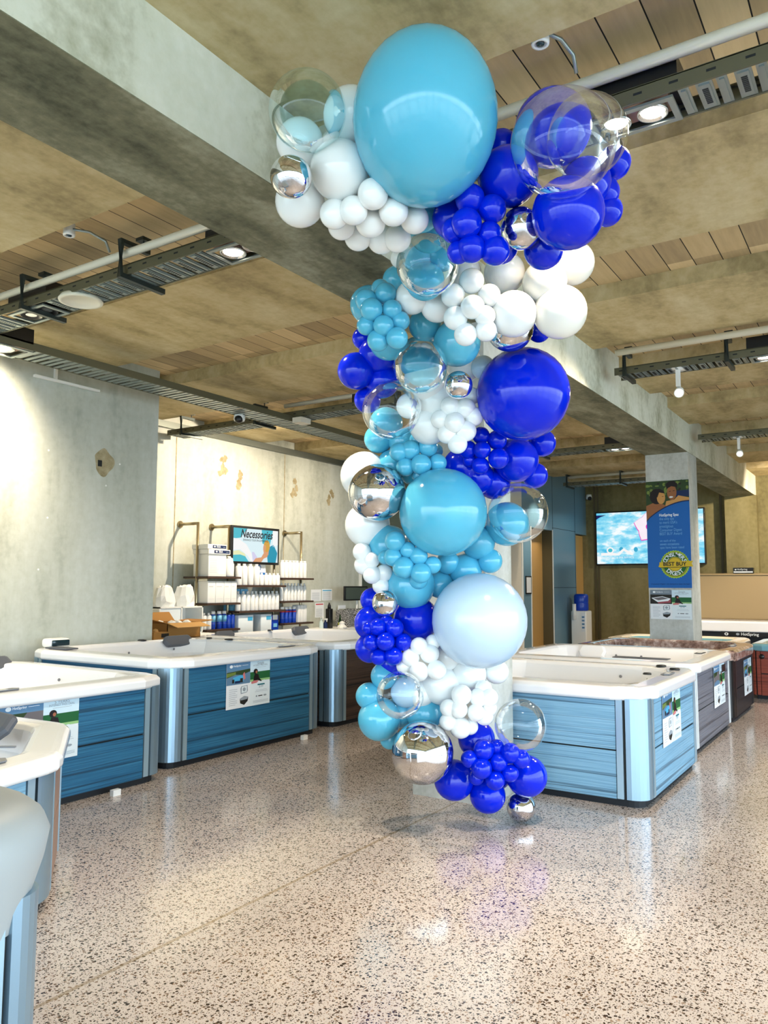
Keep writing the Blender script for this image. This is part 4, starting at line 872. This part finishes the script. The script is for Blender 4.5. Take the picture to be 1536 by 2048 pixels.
# ------------------------------------------------------------------ balloons
PROF = [(1640, 5.25), (900, 5.2), (800, 5.0), (700, 4.75), (600, 4.45), (500, 3.95), (420, 3.45), (300, 3.3), (0, 3.25)]
def depth(py):
    for (a, da), (b, db) in zip(PROF, PROF[1:]):
        if py >= b:
            t = (a-py)/(a-b) if py < a else 0
            return da+(db-da)*t
    return PROF[-1][1]
def bmesh_latex():
    n = 20; pr = []
    for i in range(n+1):
        t = math.pi*i/n; z = math.cos(t); r = math.sin(t)
        if z < 0: r *= 1-.10*(-z)**2; z *= 1.07
        pr.append((max(r, .0015), z))
    pr[-1] = (.03, -1.07); pr += [(.025, -1.1), (.055, -1.15), (.05, -1.17), (.002, -1.16)]
    return pr
def bmesh_round():
    return [(max(math.sin(math.pi*i/22), .0015), math.cos(math.pi*i/22)) for i in range(23)]
def bmesh_bubble():
    pr = [(max(math.sin(math.pi*i/28), .0015), math.cos(math.pi*i/28)) for i in range(28)]
    return pr[:-1]+[(.06, -.985), (.025, -1.02), (.02, -1.06), (.035, -1.12), (.002, -1.12)]
_bm = {}
def bal_mesh(col):
    if col in _bm: return _bm[col]
    m = MB()
    if col in ('chrome',): m.lathe(bmesh_round(), col, n=36)
    elif col.startswith('clear'): m.lathe(bmesh_bubble(), col, n=40)
    else: m.lathe(bmesh_latex(), col, n=32)
    if col == 'chrome':      # flat welded seam running round the ball
        pr = []
        for i in range(41):
            a = 2*math.pi*i/40; pr.append((math.sin(a)*1.003, 0, math.cos(a)*1.003))
        m.tube(pr, .006, col, 5, False)
    me = m.build('balloon_form'); d = me.data; bpy.data.objects.remove(me); _bm[col] = d; return d
NAMES = dict(sky='sky blue', royal='royal blue', white='white', pale='pale ice blue', chrome='mirror silver', clear='clear', clear_teal='clear aqua', cream='ivory white')
OUT = dict(sky='latex_balloon', royal='latex_balloon', white='latex_balloon', pale='latex_balloon', cream='latex_balloon', chrome='foil_balloon', clear='bubble_balloon', clear_teal='bubble_balloon')
rb = random.Random(11)
def balloon(col, px, py, rx, ry, dz, label, group=None, D=None, bd=None):
    D = D if D is not None else depth(bd if bd else py)+dz
    c = at(px, py, D); k = D/FPX
    ob = bpy.data.objects.new(OUT[col], bal_mesh(col)); COL.objects.link(ob)
    # local +z is the crown, facing the room; the knot points back to the core of the garland
    v = (CAM-c).normalized(); x = CR.copy(); x = (x-v*x.dot(v)).normalized(); y = v.cross(x)
    ang = rb.uniform(0, math.tau) if abs(rx-ry) < 3 else 0
    q = math.cos(ang)*x+math.sin(ang)*y; p = v.cross(q)
    tl = rb.uniform(-.35, .35) if abs(rx-ry) < 3 else 0
    if col.startswith('clear'): tl = 2.2; 
    if col == 'chrome': tl = 1.9
    q2 = (q*math.cos(tl)+v*math.sin(tl)); v2 = p.cross(q2)*-1 if False else q2.cross(p)
    R = Matrix((q2, p, v2)).transposed()
    if R.determinant() < 0: R = Matrix((q2, -p, v2)).transposed()
    s = (rx*k, ry*k, (rx+ry)/2*k)
    if col == 'chrome' or col.startswith('clear'): s = ((rx+ry)/2*k,)*3
    ob.matrix_world = Matrix.Translation(c) @ R.to_4x4() @ Matrix.Diagonal((*s, 1))
    tag(ob, label, 'balloon', group); return ob
RANK = {1: ['single'], }
def rank(i, n):
    if n == 1: return ''
    if i == 0: return 'topmost'
    if i == n-1: return 'lowest'
    return ('second', 'third', 'fourth', 'fifth', 'sixth', 'seventh', 'eighth', 'ninth', 'tenth', 'eleventh')[i-1]+' down'
def cluster(col, size, where, dz, items, bd=None):
    items = sorted(items, key=lambda t: t[1])
    for i, it in enumerate(items):
        px, py, r = it[:3]; r = r*1.1 if size == 'small' else r*1.03; ex = it[3] if len(it) > 3 else 0
        r_ = rank(i, len(items))
        lab = '%s %s balloon %s%s' % (size, NAMES[col], where, ', '+r_ if r_ else '')
        balloon(col, px, py, r, r, dz+ex+rb.uniform(-.012, .012), lab, '%s %s balloons %s' % (size, NAMES[col], where), bd=bd)
# giants
balloon('sky', 850, 240, 145, 166, -.1, 'giant sky blue balloon under the ceiling at the top')
balloon('royal', 1046, 788, 93, 93, -.15, 'large royal blue balloon, right side, halfway up')
balloon('sky', 886, 1024, 88, 88, -.2, 'large sky blue balloon in the middle, beside the silver ball')
balloon('pale', 959, 1241, 95, 95, -.15, 'large pale ice blue balloon, lower right of the column')
# clear bubbles
balloon('clear_teal', 615, 222, 74, 80, -.1, 'clear aqua bubble balloon, top left by the concrete beam')
balloon('clear', 1126, 288, 93, 117, -.22, 'biggest clear bubble balloon, over dark blue, top right')
balloon('clear', 1172, 272, 65, 98, -.1, 'clear bubble balloon behind the biggest one, by the lit spotlight')
balloon('clear_teal', 855, 530, 62, 63, -.3, 'clear aqua bubble balloon just left of the white centre')
balloon('clear_teal', 841, 733, 54, 54, -.3, 'clear aqua bubble balloon under the sky blue bunch, halfway up')
balloon('clear', 783, 820, 57, 61, -.3, 'clear bubble balloon on the left above the white-and-silver pair')
balloon('clear', 1036, 1026, 60, 60, -.2, 'clear bubble balloon right of the large middle sky blue one')
balloon('clear', 800, 1390, 47, 48, -.3, 'clear bubble balloon low on the left over sky blue balloons')
balloon('clear', 1041, 1450, 51, 52, -.15, 'clear bubble balloon low on the right before the slate tub')
# silver
balloon('chrome', 582, 354, 41, 42, -.2, 'small mirror silver ball, top left against the beam')
balloon('chrome', 1042, 457, 40, 44, -.3, 'small mirror silver ball under the biggest clear bubble')
balloon('chrome', 1020, 655, 48, 48, -.05, 'mirror silver ball half hidden above the large royal blue balloon')
balloon('chrome', 917, 770, 28, 28, -.35, 'small mirror silver ball left of the large royal blue balloon')
balloon('chrome', 754, 985, 57, 58, -.15, 'mirror silver ball at the left edge, mid height')
balloon('chrome', 770, 1206, 26, 26, -.25, 'small mirror silver ball at left, above the lower royal blue bunch')
balloon('chrome', 845, 1505, 61, 63, -.2, 'largest mirror silver ball, low left near the floor')
balloon('chrome', 1042, 1614, 29, 29, 0, 'small mirror silver ball resting on the floor', D=5.33)
# top left white
cluster('white', 'medium', 'left of the giant top balloon', .0, [(703, 232, 55, .05), (600, 285, 46, .05), (680, 341, 58, -.05), (600, 404, 48, 0)])
cluster('white', 'small', 'in the bunch under the giant top balloon', -.15, [(746, 388, 28), (669, 428, 27), (707, 421, 26), (741, 444, 28, -.04), (787, 422, 27), (829, 439, 26), (716, 474, 25), (763, 479, 26), (795, 477, 25, -.03), (683, 452, 25, .06)])
cluster('sky', 'medium', 'tucked beneath the giant top balloon', .1, [(842, 425, 38), (858, 466, 38, .05)])
# top right royal
cluster('royal', 'medium', 'around the biggest clear bubble', 0, [(1003, 292, 32, .1), (1016, 354, 59, -.02), (1106, 256, 74, -.02), (1172, 365, 48, .02), (1136, 427, 70, -.12), (1227, 326, 33, .12), (1214, 422, 30, .1), (1208, 385, 30, .08), (1087, 500, 38, .1), (905, 437, 40, .1), (1003, 495, 32, .12)], bd=350)
cluster('royal', 'small', 'in the bunch right of the giant top balloon', -.15, [(940, 398, 27), (984, 418, 26), (933, 447, 28, -.03), (978, 468, 23), (909, 461, 24, .04), (943, 497, 26), (990, 501, 27), (917, 505, 21, .03)], bd=420)
# upper middle
cluster('cream', 'medium', 'at the upper right of the middle', .0, [(1144, 526, 43, .08), (1089, 565, 43, .0), (1120, 624, 52, -.02)], bd=570)
cluster('white', 'medium', 'in the white mass below the top royal bunch', .0, [(1009, 546, 40, .05), (1027, 628, 45, -.08), (874, 612, 32, .05), (824, 595, 33, .05), (800, 517, 19, .05), (930, 545, 32, .1)], bd=580)
cluster('white', 'small', 'in the upper white bunch', -.25, [(943, 562, 23), (906, 591, 22), (978, 591, 21), (945, 614, 22, -.05), (911, 636, 22), (970, 632, 19, -.03), (931, 669, 21), (972, 661, 20)], bd=610)
cluster('sky', 'medium', 'seen through the aqua bubble left of the white centre', .05, [(838, 505, 38), (882, 508, 34), (850, 562, 38)], bd=540)
cluster('sky', 'medium', 'seen through the bubble under the upper sky bunch', .1, [(838, 716, 42)], bd=720)
cluster('white', 'medium', 'seen through the bubble under the upper sky bunch', .05, [(848, 762, 40)], bd=750)
cluster('pale', 'medium', 'seen through the low left bubble', .04, [(812, 1384, 30)], bd=1400)
cluster('sky', 'medium', 'behind the upper left sky bunch', .08, [(792, 559, 26), (739, 610, 38), (777, 682, 38), (850, 650, 32, .0), (914, 686, 46, -.05)], bd=640)
cluster('sky', 'small', 'in the upper left sky bunch', -.14, [(761, 577, 17, .05), (771, 587, 20), (732, 600, 20), (743, 619, 21, -.04), (784, 619, 18, -.02), (800, 642, 18), (767, 651, 19, -.04), (733, 651, 18), (756, 681, 20), (794, 676, 20, -.03)], bd=620)
cluster('royal', 'medium', 'on the left edge below the upper sky bunch', .1, [(727, 677, 22, .1), (756, 710, 38), (712, 742, 36), (764, 762, 34, .05), (735, 800, 26, .1)], bd=740)
cluster('royal', 'small', 'peeking right of the hidden silver ball', .1, [(1078, 662, 21)], bd=660)
cluster('white', 'medium', 'left of the large royal blue balloon', .0, [(927, 728, 36, .05), (870, 804, 38, -.02), (858, 850, 39), (818, 812, 25, -.1)], bd=800)
cluster('pale', 'small', 'showing above the small silver ball', .08, [(966, 735, 22)], bd=740)
cluster('white', 'small', 'in the bunch left of the large royal balloon', -.22, [(900, 813, 18), (931, 817, 19), (947, 833, 18), (880, 839, 17), (909, 845, 19, -.04), (932, 862, 19), (894, 868, 18), (915, 888, 18), (943, 792, 16, .05)], bd=840)
# middle
cluster('sky', 'medium', 'behind the middle sky bunch at left', .08, [(772, 848, 33), (757, 878, 28, .02), (803, 882, 26), (784, 930, 30), (824, 945, 24), (872, 902, 14), (868, 935, 26, .1)], bd=900)
cluster('sky', 'small', 'in the bunch above the large middle balloon', -.14, [(821, 900, 18), (856, 894, 18), (797, 904, 17), (811, 934, 17), (842, 929, 19, -.04), (875, 926, 17), (835, 880, 15, .05), (838, 949, 14, .05)], bd=910)
cluster('royal', 'medium', 'beneath the large royal blue balloon', .06, [(1032, 920, 44, -.06), (1084, 886, 27), (1070, 951, 25), (926, 935, 40), (955, 955, 33), (988, 966, 32, .05)], bd=930)
cluster('royal', 'small', 'in the bunch under the large royal balloon', -.16, [(962, 871, 16), (994, 880, 18), (935, 899, 17), (964, 900, 16, -.03), (997, 917, 19, -.03), (961, 931, 16), (940, 920, 13, .04)], bd=900)
cluster('white', 'medium', 'on the left edge behind the silver ball', .1, [(729, 951, 47), (735, 1050, 44)], bd=1000)
cluster('sky', 'medium', 'below the large middle sky balloon', .05, [(1014, 1048, 43, -.02), (778, 1091, 40), (956, 1085, 33), (980, 1122, 24), (896, 1125, 23), (931, 1140, 32, .03), (880, 1169, 27, .05), (822, 1170, 47, -.03)], bd=1100)
cluster('sky', 'small', 'in the bunch under the large middle balloon', -.18, [(790, 1082, 19), (816, 1100, 15), (837, 1112, 17, -.03), (786, 1114, 17), (770, 1115, 13, .04), (865, 1130, 16), (807, 1135, 20, -.03), (841, 1146, 19, -.04), (837, 1160, 17, .04)], bd=1110)
cluster('white', 'small', 'in the bunch on the left edge by the monitor', .0, [(724, 1104, 17), (728, 1130, 18), (743, 1120, 15, -.04), (744, 1149, 17, -.03), (762, 1171, 16), (768, 1146, 16)], bd=1130)
cluster('royal', 'medium', 'left of the pale ice blue balloon', .06, [(745, 1200, 24, .05), (742, 1246, 33), (832, 1238, 44), (740, 1296, 29), (783, 1328, 24), (778, 1275, 34, .05)], bd=1260)
cluster('royal', 'small', 'in the bunch left of the pale balloon', -.14, [(756, 1254, 16), (789, 1256, 17), (737, 1256, 12, .03), (773, 1244, 13, .04), (743, 1285, 15), (771, 1283, 17, -.04), (806, 1284, 16), (757, 1314, 15), (787, 1312, 17)], bd=1280)
# bottom
cluster('white', 'medium', 'under the pale ice blue balloon', .04, [(893, 1314, 27), (938, 1348, 34), (993, 1343, 24, .03), (882, 1370, 38, -.02), (890, 1412, 26, .05), (842, 1388, 26, -.02)], bd=1350)
cluster('white', 'small', 'in the bunch lower left of the pale balloon', -.14, [(838, 1292, 16), (859, 1307, 18), (821, 1315, 17), (809, 1332, 15, .04), (838, 1343, 18, -.03), (873, 1340, 18, -.03), (866, 1284, 14, .04)], bd=1310)
cluster('white', 'small', 'in the lowest white bunch', -.16, [(923, 1390, 19), (957, 1395, 17), (978, 1395, 17), (967, 1378, 16, .04), (897, 1416, 16), (918, 1419, 16, -.04), (952, 1425, 16, -.04), (979, 1417, 14), (969, 1432, 17), (896, 1444, 16), (921, 1455, 20), (940, 1453, 15, .03)], bd=1420)
cluster('sky', 'medium', 'at the lower left above the largest silver ball', .05, [(768, 1352, 26), (738, 1392, 26), (759, 1438, 42, -.02), (848, 1426, 36), (797, 1425, 30, .06), (780, 1478, 20, .05)], bd=1420)
cluster('royal', 'medium', 'at the foot of the column', .05, [(953, 1478, 36), (908, 1560, 39), (975, 1590, 35, -.02), (1053, 1552, 40), (985, 1540, 40, .1)], bd=1550)
cluster('royal', 'small', 'in the lowest royal bunch', -.16, [(967, 1500, 19), (993, 1494, 14, .03), (939, 1518, 16), (997, 1524, 17), (1021, 1506, 18), (1042, 1518, 17), (963, 1537, 19, -.04), (1020, 1546, 16), (990, 1560, 18), (953, 1555, 14, .03)], bd=1530)
# ------------------------------------------------------------------ light
wd = bpy.data.worlds.new('daylight'); SC.world = wd; wd.use_nodes = True
bg = wd.node_tree.nodes['Background']; bg.inputs[0].default_value = (.68, .86, 1, 1); bg.inputs[1].default_value = 7.6
def portal(loc, rot, sx, sy):
    l = bpy.data.lights.new('window portal', 'AREA'); l.shape = 'RECTANGLE'; l.size = sx; l.size_y = sy; l.cycles.is_portal = True
    o = bpy.data.objects.new('window portal', l); COL.objects.link(o); o.location = loc; o.rotation_euler = rot
portal((-1.15, FY-.12, 1.78), (math.radians(90), 0, 0), 12.6, 3.5)
portal((EX+.12, 3.2, 1.78), (math.radians(90), 0, math.radians(90)), 15.6, 3.5)
W = (1, .83, .62)
lamp((-1.05, 3.65, 3.79), 220, (-1.2, 3.9, 0), 1.9, W); lamp((-.85, 3.65, 3.79), 220, (-.4, 2.6, 0), 1.9, W)
lamp((-3.5, 3.72, 3.79), 240, (-3.6, 3.3, 0), 2.0, W)
lamp((-6.82, 4.0, 3.72), 620, (-7.7, 3.6, 2.9), 2.7, W, 1.0); lamp((-7.3, 9.2, 3.95), 520, (-9.3, 8.6, 2.0), 2.6, W, 1.0); lamp((-7.2, 11.2, 3.95), 260, (-9.0, 11.2, 2.2), 2.4, W, 1.0)  # last two spots have no fixture, added to brighten the recess wall
lamp((-.92, 8.42, 3.78), 400, (-.7, 8.0, 0), 2.2, W); lamp((-1.78, 8.22, 3.56), 160, (-2.4, 7.4, 3.0), 1.5, W)
lamp((-3.7, 12.75, 3.78), 260, (-3.8, 13, 0), 2.2, W); lamp((-.9, 17.0, 3.84), 700, (-1.6, 19.3, 2.2), 2.2, W); lamp((-1.9, 12.7, 3.6), 120, (-2.5, 12.0, 3.0), 1.5, W)
lamp((-5.7, 15.9, 3.8), 160, (-6.9, 16.0, 1.6), 1.2, W); lamp((-1.5, 14.0, 3.8), 400, (-1.5, 14.5, 0), 2.3, W)
SC.view_settings.view_transform = 'Standard'; SC.view_settings.look = 'None'; SC.view_settings.gamma = 1; SC.view_settings.exposure = 0.08
try: SC.view_settings.use_curve_mapping = False
except Exception: pass
SC.cycles.max_bounces = 8; SC.cycles.diffuse_bounces = 4; SC.cycles.glossy_bounces = 4; SC.cycles.transparent_max_bounces = 16; SC.cycles.transmission_bounces = 4
SC.cycles.sample_clamp_indirect = 8; SC.cycles.caustics_reflective = False; SC.cycles.caustics_refractive = False
SC.cycles.use_denoising = True
